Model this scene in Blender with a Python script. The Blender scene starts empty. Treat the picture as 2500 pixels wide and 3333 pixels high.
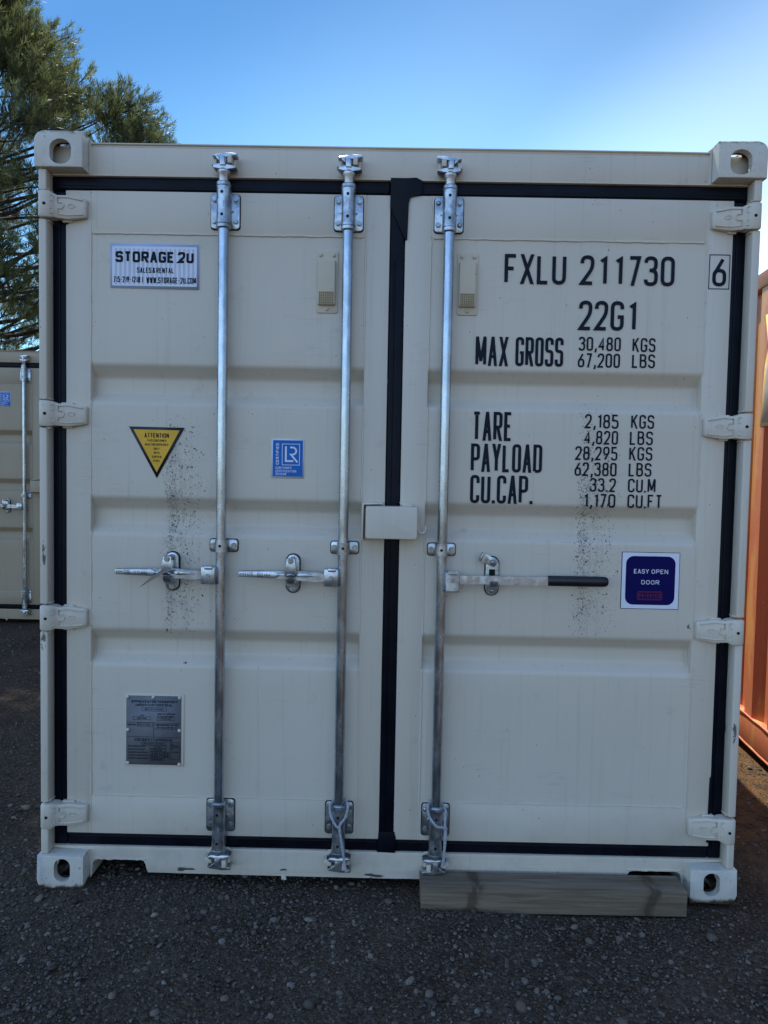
import bpy, bmesh, math, random
import numpy as np
from mathutils import Vector, Matrix

# ------------------------------------------------------------------ camera, sky, sun, exposure
SC = bpy.context.scene
COL = SC.collection
R = math.radians

cam = bpy.data.cameras.new('camera')
cam_o = bpy.data.objects.new('camera', cam)
COL.objects.link(cam_o)
SC.camera = cam_o
cam.sensor_fit = 'VERTICAL'
cam.sensor_height = 36.0
cam.lens = 2400 / 3333 * 36.0
cam.clip_start = 0.05
cam.clip_end = 4000
YAW, PITCH, ROLL = 0.0066012, -0.0483344, 0.0187853
c, s = math.cos(YAW), math.sin(YAW)
rt = Vector((c, s, 0)); fw = Vector((-s, c, 0)); up = Vector((0, 0, 1))
c, s = math.cos(PITCH), math.sin(PITCH)
fw, up = c * fw + s * up, c * up - s * fw
c, s = math.cos(ROLL), math.sin(ROLL)
rt, up = c * rt + s * up, c * up - s * rt
M4 = Matrix.Identity(4)
for i in range(3):
    M4[i][0] = rt[i]; M4[i][1] = up[i]; M4[i][2] = -fw[i]
M4.translation = Vector((1.2052722, -2.501824, 1.4623262))
cam_o.matrix_world = M4

SUN_EL, SUN_AZ = R(58), R(-19)        # azimuth from +Y, positive towards +X
world = bpy.data.worlds.new("World")
SC.world = world
world.use_nodes = True
wt = world.node_tree
bg = wt.nodes['Background']
sky = wt.nodes.new('ShaderNodeTexSky')
sky.sky_type = 'NISHITA'
sky.sun_disc = False
sky.sun_elevation = SUN_EL
sky.sun_rotation = SUN_AZ
sky.dust_density = 0.3
sky.ozone_density = 4.0
sky.altitude = 200
bg.inputs[1].default_value = 0.10
# clear deep blue to the north, extra sky brightness added overhead and to the south-west to fill the shaded doors, white glare low in the north-east
tc = wt.nodes.new('ShaderNodeTexCoord')
def wdot(v):
    d = wt.nodes.new('ShaderNodeVectorMath'); d.operation = 'DOT_PRODUCT'
    wt.links.new(tc.outputs['Generated'], d.inputs[0]); d.inputs[1].default_value = Vector(v).normalized()
    return d.outputs['Value']
def wramp(sock, stops):
    r = wt.nodes.new('ShaderNodeValToRGB'); r.color_ramp.interpolation = 'EASE'
    m = wt.nodes.new('ShaderNodeMapRange'); m.inputs[1].default_value = -1; m.inputs[2].default_value = 1
    wt.links.new(sock, m.inputs[0]); wt.links.new(m.outputs[0], r.inputs[0])
    e = r.color_ramp.elements
    while len(e) < len(stops): e.new(0.5)
    for el, (p, col) in zip(e, stops):
        el.position = p * .5 + .5; el.color = (*col, 1)
    return r.outputs[0]
def wmix(kind, a, b, fac=1.0):
    m = wt.nodes.new('ShaderNodeMix'); m.data_type = 'RGBA'; m.blend_type = kind
    m.clamp_result = False
    m.inputs[0].default_value = fac
    wt.links.new(a, m.inputs[6]); wt.links.new(b, m.inputs[7])
    return m.outputs[2]
north = wramp(wdot((0.0, -0.97, 0.25)), [(-.95, (1.45, 1.75, 1.65)), (-.86, (1.06, 1.46, 1.42)), (-.66, (.44, .78, .96)), (.15, (1.0, 1.0, 1.0)), (.9, (1.0, 1.0, 1.0))])
skyc = wmix('MULTIPLY', sky.outputs[0], north)
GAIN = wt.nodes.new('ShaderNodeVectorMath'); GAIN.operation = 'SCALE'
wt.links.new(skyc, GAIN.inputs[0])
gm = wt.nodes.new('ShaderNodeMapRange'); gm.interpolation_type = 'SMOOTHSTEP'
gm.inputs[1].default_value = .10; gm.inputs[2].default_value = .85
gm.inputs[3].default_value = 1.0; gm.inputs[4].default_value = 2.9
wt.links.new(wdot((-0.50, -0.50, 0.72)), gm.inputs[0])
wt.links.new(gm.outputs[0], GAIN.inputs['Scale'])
glare = wramp(wdot((0.58, 0.78, -0.12)), [(.48, (0, 0, 0)), (.74, (.75, .95, 1.0)), (.86, (3.2, 3.7, 3.7)), (.96, (8.5, 9, 9))])
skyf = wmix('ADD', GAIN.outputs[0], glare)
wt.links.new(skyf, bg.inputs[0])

sun = bpy.data.lights.new('sun', 'SUN')
sun.energy = 5.0
sun.angle = R(0.5)
sun.color = (1.0, 0.93, 0.82)
sun_o = bpy.data.objects.new('sun', sun)
COL.objects.link(sun_o)
sd = Vector((math.sin(SUN_AZ) * math.cos(SUN_EL), math.cos(SUN_AZ) * math.cos(SUN_EL), math.sin(SUN_EL)))
sun_o.rotation_euler = sd.to_track_quat('Z', 'Y').to_euler()
sun_o.location = sd * 30

vs = SC.view_settings
vs.view_transform = 'Standard'
vs.look = 'None'
vs.exposure = 0.55
vs.gamma = 1.0
vs.use_curve_mapping = False

# ------------------------------------------------------------------ mesh helpers
class MB:
    """collects shapes into one mesh"""
    def __init__(self):
        self.bm = bmesh.new()
    def _face(self, vs, m):
        try:
            f = self.bm.faces.new(vs); f.material_index = m; return f
        except ValueError:
            return None
    def box(self, x0, x1, y0, y1, z0, z1, m=0, bev=0, seg=2):
        b = self.bm
        v = [b.verts.new((x, y, z)) for x in (x0, x1) for y in (y0, y1) for z in (z0, z1)]
        fs = []
        for q in ((0, 1, 3, 2), (4, 6, 7, 5), (0, 4, 5, 1), (2, 3, 7, 6), (0, 2, 6, 4), (1, 5, 7, 3)):
            fs.append(self._face([v[i] for i in q], m))
        if bev:
            es = list({e for f in fs for e in f.edges})
            r = bmesh.ops.bevel(b, geom=es, offset=bev, segments=seg, affect='EDGES', profile=.5, clamp_overlap=True)
            for f in r['faces']: f.material_index = m
        return v
    def prism(self, poly, y0, y1, m=0, bev=0, seg=2, axis='Y'):
        """polygon in the XZ plane (counter-clockwise seen from -Y) pushed from y0 (front) to y1"""
        b = self.bm
        area = sum(poly[i][0] * poly[(i + 1) % len(poly)][1] - poly[(i + 1) % len(poly)][0] * poly[i][1] for i in range(len(poly)))
        if area < 0: poly = poly[::-1]
        a = [b.verts.new((x, y0, z)) for x, z in poly]
        c = [b.verts.new((x, y1, z)) for x, z in poly]
        f0 = self._face(a, m); f1 = self._face(c[::-1], m)
        n = len(poly)
        for i in range(n):
            j = (i + 1) % n
            self._face([a[j], a[i], c[i], c[j]], m)
        if bev and f0:
            r = bmesh.ops.bevel(b, geom=list(f0.edges), offset=bev, segments=seg, affect='EDGES', profile=.5, clamp_overlap=True)
            for f in r['faces']: f.material_index = m
    def flat(self, poly, y, m=0):
        area = sum(poly[i][0] * poly[(i + 1) % len(poly)][1] - poly[(i + 1) % len(poly)][0] * poly[i][1] for i in range(len(poly)))
        if area < 0: poly = poly[::-1]
        self._face([self.bm.verts.new((x, y, z)) for x, z in poly], m)
    def tube(self, pts, r, n=10, m=0, caps=True, ref=None):
        """round tube along a path; r a number or one per point"""
        pts = [Vector(p) for p in pts]
        rr = r if isinstance(r, (list, tuple)) else [r] * len(pts)
        rings = []
        nrm = None
        for i, p in enumerate(pts):
            t = (pts[min(i + 1, len(pts) - 1)] - pts[max(i - 1, 0)])
            t.normalize()
            if nrm is None:
                h = Vector(ref) if ref else (Vector((0, 0, 1)) if abs(t.z) < .9 else Vector((1, 0, 0)))
                nrm = (h - t * h.dot(t)).normalized()
            else:
                nrm = (nrm - t * nrm.dot(t)).normalized()
            bi = t.cross(nrm)
            rings.append([self.bm.verts.new(p + (nrm * math.cos(2 * math.pi * k / n) + bi * math.sin(2 * math.pi * k / n)) * rr[i]) for k in range(n)])
        for a, b in zip(rings, rings[1:]):
            for k in range(n):
                self._face([a[k], a[(k + 1) % n], b[(k + 1) % n], b[k]], m)
        if caps:
            self._face(rings[0][::-1], m); self._face(rings[-1], m)
    def cyl(self, p0, p1, r0, r1=None, n=16, m=0, ref=None):
        self.tube([p0, p1], [r0, r0 if r1 is None else r1], n, m, True, ref)
    def hexbolt(self, x, z, y, r=.0085, h=.007, m=0):
        """hex head standing proud of a plate face at y, with a thin washer"""
        self.cyl((x, y, z), (x, y - .0018, z), r * 1.18, n=16, m=m)
        self.cyl((x, y - .0018, z), (x, y - h, z), r, r * .93, n=6, m=m, ref=(.5, 0, .866))
    def dome(self, x, z, y, r=.010, h=.006, m=0):
        self.tube([(x, y, z), (x, y - h * .5, z), (x, y - h * .85, z), (x, y - h, z)], [r, r * .87, r * .55, r * .15], 14, m)
    def mirror(self, cx):
        for v in self.bm.verts: v.co.x = 2 * cx - v.co.x
        bmesh.ops.reverse_faces(self.bm, faces=self.bm.faces[:])
        return self
    def shift(self, dx=0, dy=0, dz=0):
        for v in self.bm.verts: v.co += Vector((dx, dy, dz))
        return self
    def flipz(self, cz):
        for v in self.bm.verts: v.co.z = 2 * cz - v.co.z
        bmesh.ops.reverse_faces(self.bm, faces=self.bm.faces[:])
        return self
    def build(self, name, mats, parent=None, sharp=38, recalc=True):
        if recalc: bmesh.ops.recalc_face_normals(self.bm, faces=self.bm.faces[:])
        me = bpy.data.meshes.new(name)
        self.bm.to_mesh(me); self.bm.free()
        return link_mesh(name, me, mats, parent, sharp)

def link_mesh(name, me, mats, parent=None, sharp=38):
    for m in (mats if isinstance(mats, (list, tuple)) else [mats]): me.materials.append(m)
    if len(me.polygons):
        me.polygons.foreach_set('use_smooth', [True] * len(me.polygons))
        if sharp is not None: me.set_sharp_from_angle(angle=R(sharp))
    o = bpy.data.objects.new(name, me)
    COL.objects.link(o)
    if parent is not None: o.parent = parent
    return o

def empty(name, loc=(0, 0, 0), rz=0):
    o = bpy.data.objects.new(name, None)
    o.empty_display_size = .2
    COL.objects.link(o)
    o.location = loc; o.rotation_euler = (0, 0, rz)
    return o

def tag(o, label=None, cat=None, group=None, kind=None):
    if label: o['label'] = label
    if cat: o['category'] = cat
    if group: o['group'] = group
    if kind: o['kind'] = kind
    return o

def arc(cx, cz, r, a0, a1, n, rz=None):
    return [(cx + r * math.cos(R(a0 + (a1 - a0) * i / n)), cz + (rz or r) * math.sin(R(a0 + (a1 - a0) * i / n))) for i in range(n + 1)]

def rrect(x0, x1, z0, z1, r, n=4):
    return (arc(x1 - r, z1 - r, r, 0, 90, n) + arc(x0 + r, z1 - r, r, 90, 180, n) +
            arc(x0 + r, z0 + r, r, 180, 270, n) + arc(x1 - r, z0 + r, r, 270, 360, n))

def boolean(base, cutters, name, mats, parent, inner=False):
    """base minus cutters (MBs) as a plain mesh"""
    def tmp(mb):
        bmesh.ops.recalc_face_normals(mb.bm, faces=mb.bm.faces[:])
        me = bpy.data.meshes.new('tmp'); mb.bm.to_mesh(me); mb.bm.free()
        o = bpy.data.objects.new('tmp', me); COL.objects.link(o); return o
    b = tmp(base); cs = [tmp(k) for k in cutters]
    for k in cs:
        md = b.modifiers.new('cut', 'BOOLEAN'); md.operation = 'DIFFERENCE'; md.solver = 'EXACT'; md.object = k
    bpy.context.view_layer.update()
    dg = bpy.context.evaluated_depsgraph_get()
    me = bpy.data.meshes.new_from_object(b.evaluated_get(dg))
    me.name = name
    for o in [b] + cs:
        m = o.data; bpy.data.objects.remove(o); bpy.data.meshes.remove(m)
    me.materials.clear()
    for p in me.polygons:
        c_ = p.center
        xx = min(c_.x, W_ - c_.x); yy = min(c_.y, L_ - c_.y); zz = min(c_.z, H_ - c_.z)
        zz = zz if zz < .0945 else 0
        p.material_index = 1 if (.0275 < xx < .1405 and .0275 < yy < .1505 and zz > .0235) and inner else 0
    return link_mesh(name, me, mats, parent, 38)

# ------------------------------------------------------------------ node helpers
class E:
    """wraps a node socket so that shader maths can be written as an expression"""
    def __init__(s, nt, sock): s.nt, s.k = nt, sock
    def _m(s, op, *o, rev=False):
        n = s.nt.nodes.new('ShaderNodeMath'); n.operation = op
        a = [s] + list(o)
        if rev: a = a[::-1]
        for i, x in enumerate(a):
            if isinstance(x, E): s.nt.links.new(x.k, n.inputs[i])
            else: n.inputs[i].default_value = x
        return E(s.nt, n.outputs[0])
    def __add__(s, o): return s._m('ADD', o)
    __radd__ = __add__
    def __sub__(s, o): return s._m('SUBTRACT', o)
    def __rsub__(s, o): return s._m('SUBTRACT', o, rev=True)
    def __mul__(s, o): return s._m('MULTIPLY', o)
    __rmul__ = __mul__
    def __truediv__(s, o): return s._m('DIVIDE', o)
    def gt(s, o): return s._m('GREATER_THAN', o)
    def lt(s, o): return s._m('LESS_THAN', o)
    def mx(s, o): return s._m('MAXIMUM', o)
    def mn(s, o): return s._m('MINIMUM', o)
    def pw(s, o): return s._m('POWER', o)
    def exp(s): return s._m('EXPONENT')
    def gauss(s, c, w):
        d = (s - c) * (1.0 / w)
        return (d * d * -1.0).exp()
    def step(s, a, b):
        n = s.nt.nodes.new('ShaderNodeMapRange'); n.interpolation_type = 'SMOOTHSTEP'
        s.nt.links.new(s.k, n.inputs[0]); n.inputs[1].default_value = a; n.inputs[2].default_value = b
        return E(s.nt, n.outputs[0])

class Mat:
    def __init__(s, name, rough=.5, metal=0, spec=.5):
        s.m = bpy.data.materials.new(name); s.m.use_nodes = True
        s.nt = s.m.node_tree
        s.p = s.nt.nodes['Principled BSDF']
        s.p.inputs['Roughness'].default_value = rough
        s.p.inputs['Metallic'].default_value = metal
        s.p.inputs['Specular IOR Level'].default_value = spec
        t = s.nt.nodes.new('ShaderNodeTexCoord')
        s.co = t.outputs['Object']
        sx = s.nt.nodes.new('ShaderNodeSeparateXYZ'); s.nt.links.new(s.co, sx.inputs[0])
        s.x, s.y, s.z = (E(s.nt, o) for o in sx.outputs)
    def map(s, sc=(1, 1, 1), off=(0, 0, 0)):
        n = s.nt.nodes.new('ShaderNodeMapping'); s.nt.links.new(s.co, n.inputs[0])
        n.inputs['Scale'].default_value = sc; n.inputs['Location'].default_value = off
        return n.outputs[0]
    def noise(s, scale, detail=3, sc=(1, 1, 1), off=(0, 0, 0), rough=.5, dist=0):
        n = s.nt.nodes.new('ShaderNodeTexNoise'); s.nt.links.new(s.map(sc, off), n.inputs['Vector'])
        n.inputs['Scale'].default_value = scale; n.inputs['Detail'].default_value = detail; n.inputs['Roughness'].default_value = rough
        n.inputs['Distortion'].default_value = dist
        return E(s.nt, n.outputs[0])
    def voronoi(s, scale, sc=(1, 1, 1), off=(0, 0, 0), warp=0, ws=200):
        n = s.nt.nodes.new('ShaderNodeTexVoronoi')
        v = s.map(sc, off)
        if warp:
            q = s.nt.nodes.new('ShaderNodeTexNoise'); s.nt.links.new(s.co, q.inputs['Vector']); q.inputs['Scale'].default_value = ws
            m = s.nt.nodes.new('ShaderNodeVectorMath'); m.operation = 'MULTIPLY_ADD'
            s.nt.links.new(q.outputs['Color'], m.inputs[0]); m.inputs[1].default_value = (warp,) * 3; s.nt.links.new(v, m.inputs[2]); v = m.outputs[0]
        s.nt.links.new(v, n.inputs['Vector'])
        n.inputs['Scale'].default_value = scale
        sp = s.nt.nodes.new('ShaderNodeSeparateColor'); s.nt.links.new(n.outputs['Color'], sp.inputs[0])
        return E(s.nt, n.outputs['Distance']), [E(s.nt, o) for o in sp.outputs]
    def mix(s, fac, a, b, kind='MIX'):
        n = s.nt.nodes.new('ShaderNodeMix'); n.data_type = 'RGBA'; n.blend_type = kind
        for i, x in ((0, fac), (6, a), (7, b)):
            if isinstance(x, E): s.nt.links.new(x.k, n.inputs[i])
            elif isinstance(x, (tuple, list)): n.inputs[i].default_value = (*x, 1)
            else: n.inputs[i].default_value = x
        return E(s.nt, n.outputs[2])
    def color(s, c):
        if isinstance(c, E): s.nt.links.new(c.k, s.p.inputs['Base Color'])
        else: s.p.inputs['Base Color'].default_value = (*c, 1)
        return s
    def rough(s, e): s.nt.links.new(e.k, s.p.inputs['Roughness']); return s
    def bump(s, h, strength=.2, dist=.01):
        n = s.nt.nodes.new('ShaderNodeBump'); n.inputs['Strength'].default_value = strength; n.inputs['Distance'].default_value = dist
        s.nt.links.new(h.k, n.inputs['Height']); s.nt.links.new(n.outputs[0], s.p.inputs['Normal'])
        return s

def dark(c, f): return tuple(x * f for x in c)

def make_paint(name, base, specks=False, dirt=1.0):
    M = Mat(name, rough=.42, spec=.45)
    n1 = M.noise(2.3, 4)
    streak = M.noise(1.0, 4, sc=(55, 55, 1.3), rough=.6)
    streak2 = M.noise(1.0, 3, sc=(140, 140, 2.6), off=(3, 1, 2), rough=.6)
    fine = M.noise(300, 2)
    c = M.mix(n1.step(.3, .75) * .25 * dirt, base, dark(base, .80))
    c = M.mix(streak.step(.54, .76) * .30 * dirt, c, dark(base, .62))
    c = M.mix(streak2.step(.58, .76) * .26 * dirt, c, tuple(min(1, x * 1.12) for x in base))
    # scattered specks of grime and scratches
    d, rc = M.voronoi(70, sc=(1, .02, .6))
    c = M.mix(d.lt(rc[0] * rc[0] * .17) * rc[1].gt(.86) * .6, c, (.07, .06, .05))
    smudge = M.noise(14, 4, sc=(1, 1, .8), off=(7, 0, 0), rough=.65)
    c = M.mix(smudge.step(.63, .78) * .28 * dirt, c, dark(base, .45))
    if specks:
        zwin = M.z.step(.86, 1.02) * (1.0 - M.z.step(1.52, 1.69))
        wob = (M.noise(4, 2, sc=(0, 0, 1)) - .5) * .05
        x = M.x + wob
        dens = (x.gauss(.446, .014) * 1.25 + x.gauss(.505, .045) * .26) * zwin
        zr = M.z.step(.88, 1.02) * (1.0 - M.z.step(1.42, 1.80) * .985)
        dens = dens + (x.gauss(1.882, .018) * .85 + x.gauss(1.945, .038) * .24) * zr
        for scale, off, k in ((170, 0, .85), (270, 3.3, 1.0), (120, 9.1, .20)):
            d, rc = M.voronoi(scale, sc=(1, .02, .8), off=(off, 0, off), warp=.012, ws=150)
            hit = d.lt(rc[0] * .32 + .16) * rc[1].lt(dens * k)
            c = M.mix(hit * (.5 + .5 * rc[2]), c, (.03, .026, .022))
        film = (x.gauss(.47, .05) * zwin + x.gauss(1.91, .055) * zr * .8) * (M.noise(1.0, 4, sc=(90, 90, 5), rough=.6) * .6 + M.noise(30, 3) * .5).step(.45, .75) * .42
        c = M.mix(film, c, (.16, .14, .11))
        # knocks down the hinge-side posts and fine scratches across the doors
        for sx_, sz_, wx_, wz_ in ((.020, .872, .010, .030), (.024, 1.18, .006, .05), (2.412, .60, .007, .04), (.497, .792, .006, .004), (2.262, .955, .010, .012)):
            nk = M.x.gauss(sx_, wx_) * M.z.gauss(sz_, wz_) * M.noise(70, 4, sc=(1, 1, .5)).step(.42, .55)
            c = M.mix(nk.step(.2, .5) * .85, c, (.03, .026, .026))
        scr = M.noise(1.0, 3, sc=(9, 1, 260), off=(5, 0, 2), rough=.7, dist=.8) * M.noise(3.1, 2, off=(8, 1, 4)).step(.52, .64)
        c = M.mix(scr.step(.56, .66) * .30, c, dark(base, .50))
        scuf = M.noise(5.5, 5, sc=(1, 1, 2.2), off=(2, 3, 9), rough=.72).step(.60, .76)
        c = M.mix(scuf * .30, c, (.30, .275, .24))
        low = (1.0 - M.z.step(.03, .42)) * M.noise(8, 5, rough=.65).step(.42, .72)
        c = M.mix(low * .28, c, (.25, .21, .165))
        # scuffed patches low on the sill
        for sx_, sz_, w_ in ((.505, .050, .035), (1.16, .042, .05), (.855, .052, .014)):
            sc_ = M.x.gauss(sx_, w_) * M.z.gauss(sz_, .010) * M.noise(50, 4, sc=(.35, 1, 2.2)).step(.46, .56)
            c = M.mix(sc_.step(.25, .5) * .9, c, (.02, .018, .018))
    M.color(c)
    M.rough(.38 + .2 * n1)
    M.bump(fine * .25 + M.noise(7, 2) * 2.2 + streak * .35, .10, .004)
    return M.m

def make_casting_paint(name, base):
    M = Mat(name, rough=.5, spec=.4)
    n1 = M.noise(18, 5, rough=.65)
    n2 = M.noise(45, 5, off=(4, 2, 1), rough=.7)
    st = M.noise(1.0, 4, sc=(120, 120, 9))
    c = M.mix(n1.step(.35, .75) * .35, base, dark(base, .72))
    c = M.mix(st.step(.55, .75) * .3, c, dark(base, .6))
    c = M.mix(n2.step(.605, .68) * .75, c, (.07, .06, .06))
    bl = M.noise(6, 3, sc=(1.5, 1.5, .7), off=(2.2, 0, 0)).step(.55, .72)
    c = M.mix(bl * .45 * (1.0 - M.z.step(.10, .2)), c, (.22, .25, .38))
    low = 1.0 - (M.z + (M.noise(28, 4) - .5) * .045).step(.006, .022)
    c = M.mix(low, c, (.075, .038, .02))
    edge = (M.z + (M.noise(40, 4) - .5) * .02).step(2.578, 2.592)
    c = M.mix(edge * n2.step(.42, .55) * .85, c, (.05, .045, .045))
    M.color(c)
    M.bump(n1, .25, .003)
    return M.m

def make_zinc(name, base=(.50, .53, .56), rough=.33, metal=.85, sc=(1, 1, 1), con=1.0):
    M = Mat(name, rough=rough, metal=metal)
    n1 = M.noise(26, 5, sc=sc, rough=.65)
    d, rc = M.voronoi(95, sc=sc)
    n3 = M.noise(8, 3, sc=(3, 3, 1))
    c = M.mix(n1.step(.38, .66), dark(base, 1 - .34 * con), tuple(min(1, x * 1.18) for x in base))
    scr = M.noise(60, 4, sc=(2.4, 2.4, .9), off=(1, 5, 2), rough=.7, dist=1.2)
    c = M.mix(scr.step(.58, .72) * .4 * con, c, dark(base, .35))
    c = M.mix(rc[0] * .28, c, dark(base, .6))
    c = M.mix(n3.step(.55, .8) * .35, c, dark(base, .5))
    M.color(c)
    M.rough(rough - .08 + .28 * n1)
    M.bump(n1 + rc[1] * .3, .12, .002)
    return M.m

def plain(name, col, rough=.5, metal=0, var=.12, scale=30, spec=.4, bump=0):
    M = Mat(name, rough=rough, metal=metal, spec=spec)
    n = M.noise(scale, 4)
    M.color(M.mix(n.step(.3, .75), dark(col, 1 - var), tuple(min(1, x * (1 + var)) for x in col)))
    if bump: M.bump(n, bump, .003)
    return M.m

CREAM = (.585, .515, .415)
TAN = (.355, .275, .18)
M_CREAM = make_paint('cream_container_paint', CREAM, specks=True)
M_CAST = make_casting_paint('chipped_casting_paint', (.58, .54, .46))
M_TAN = make_paint('tan_container_paint', TAN)
M_TANCAST = make_casting_paint('tan_casting_paint', TAN)
M_VENT = make_paint('beige_vent_plastic', (.54, .455, .335), dirt=.6)
M_GRILLE = plain('yellowed_grille', (.40, .31, .17), .6, 0, .1)
M_CAVSHADE = plain('cavity_shade_brown', (.10, .072, .052), .8, 0, .35, 40, .2)  # dark brown standing in for the shade inside the casting holes
M_ZINC = make_zinc('galvanised_steel', base=(.46, .49, .52), rough=.26, metal=.92, con=1.25)
M_ROD = make_zinc('galvanised_rod', base=(.42, .475, .54), rough=.19, sc=(1, 1, .35), metal=.95, con=.55)
M_FORGE = make_zinc('forged_zinc', base=(.52, .55, .59), rough=.28, metal=.92, con=.8)
M_BOLT = plain('bolt_steel', (.33, .34, .35), .36, .8, .3, 90)
M_RUB = plain('black_rubber_seal', (.0035, .0045, .009), .42, 0, .35, 12, .13)
M_BLK = plain('black_plastic', (.008, .008, .010), .35, 0, .2)
M_HOLE = plain('dark_hole', (.004, .004, .004), .9)
M_INK = plain('navy_black_vinyl', (.007, .010, .020), .5, 0, .15, 30, .12)
M_WHITE = plain('white_vinyl', (.66, .68, .76), .42, 0, .03, 12)
M_LILAC = plain('pale_blue_vinyl', (.40, .47, .64), .45, 0, .03, 12)
M_STRIPE = plain('grey_blue_vinyl', (.47, .51, .60), .45, 0, .03, 12)
M_BLUE = plain('blue_vinyl', (.012, .125, .43), .45, 0, .05, 12, .15)
M_NAVY = plain('navy_vinyl', (.004, .004, .075), .45, 0, .06, 9, .08)
M_YEL = plain('yellow_vinyl', (.72, .40, .045), .45, 0, .07, 22, .15)
M_CHAR = plain('charcoal_vinyl', (.026, .032, .036), .45, 0, .1)
M_REDV = plain('dull_red_vinyl', (.22, .035, .035), .5, 0, .1, 30, .1)
M_PLATE = plain('brushed_data_plate', (.15, .152, .162), .6, .05, .1, 20)
M_ROPE = plain('grey_nylon_rope', (.33, .34, .37), .75, 0, .25, 160)
M_TAG = plain('paper_seal_tag', (.58, .59, .60), .6, 0, .1)

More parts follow.
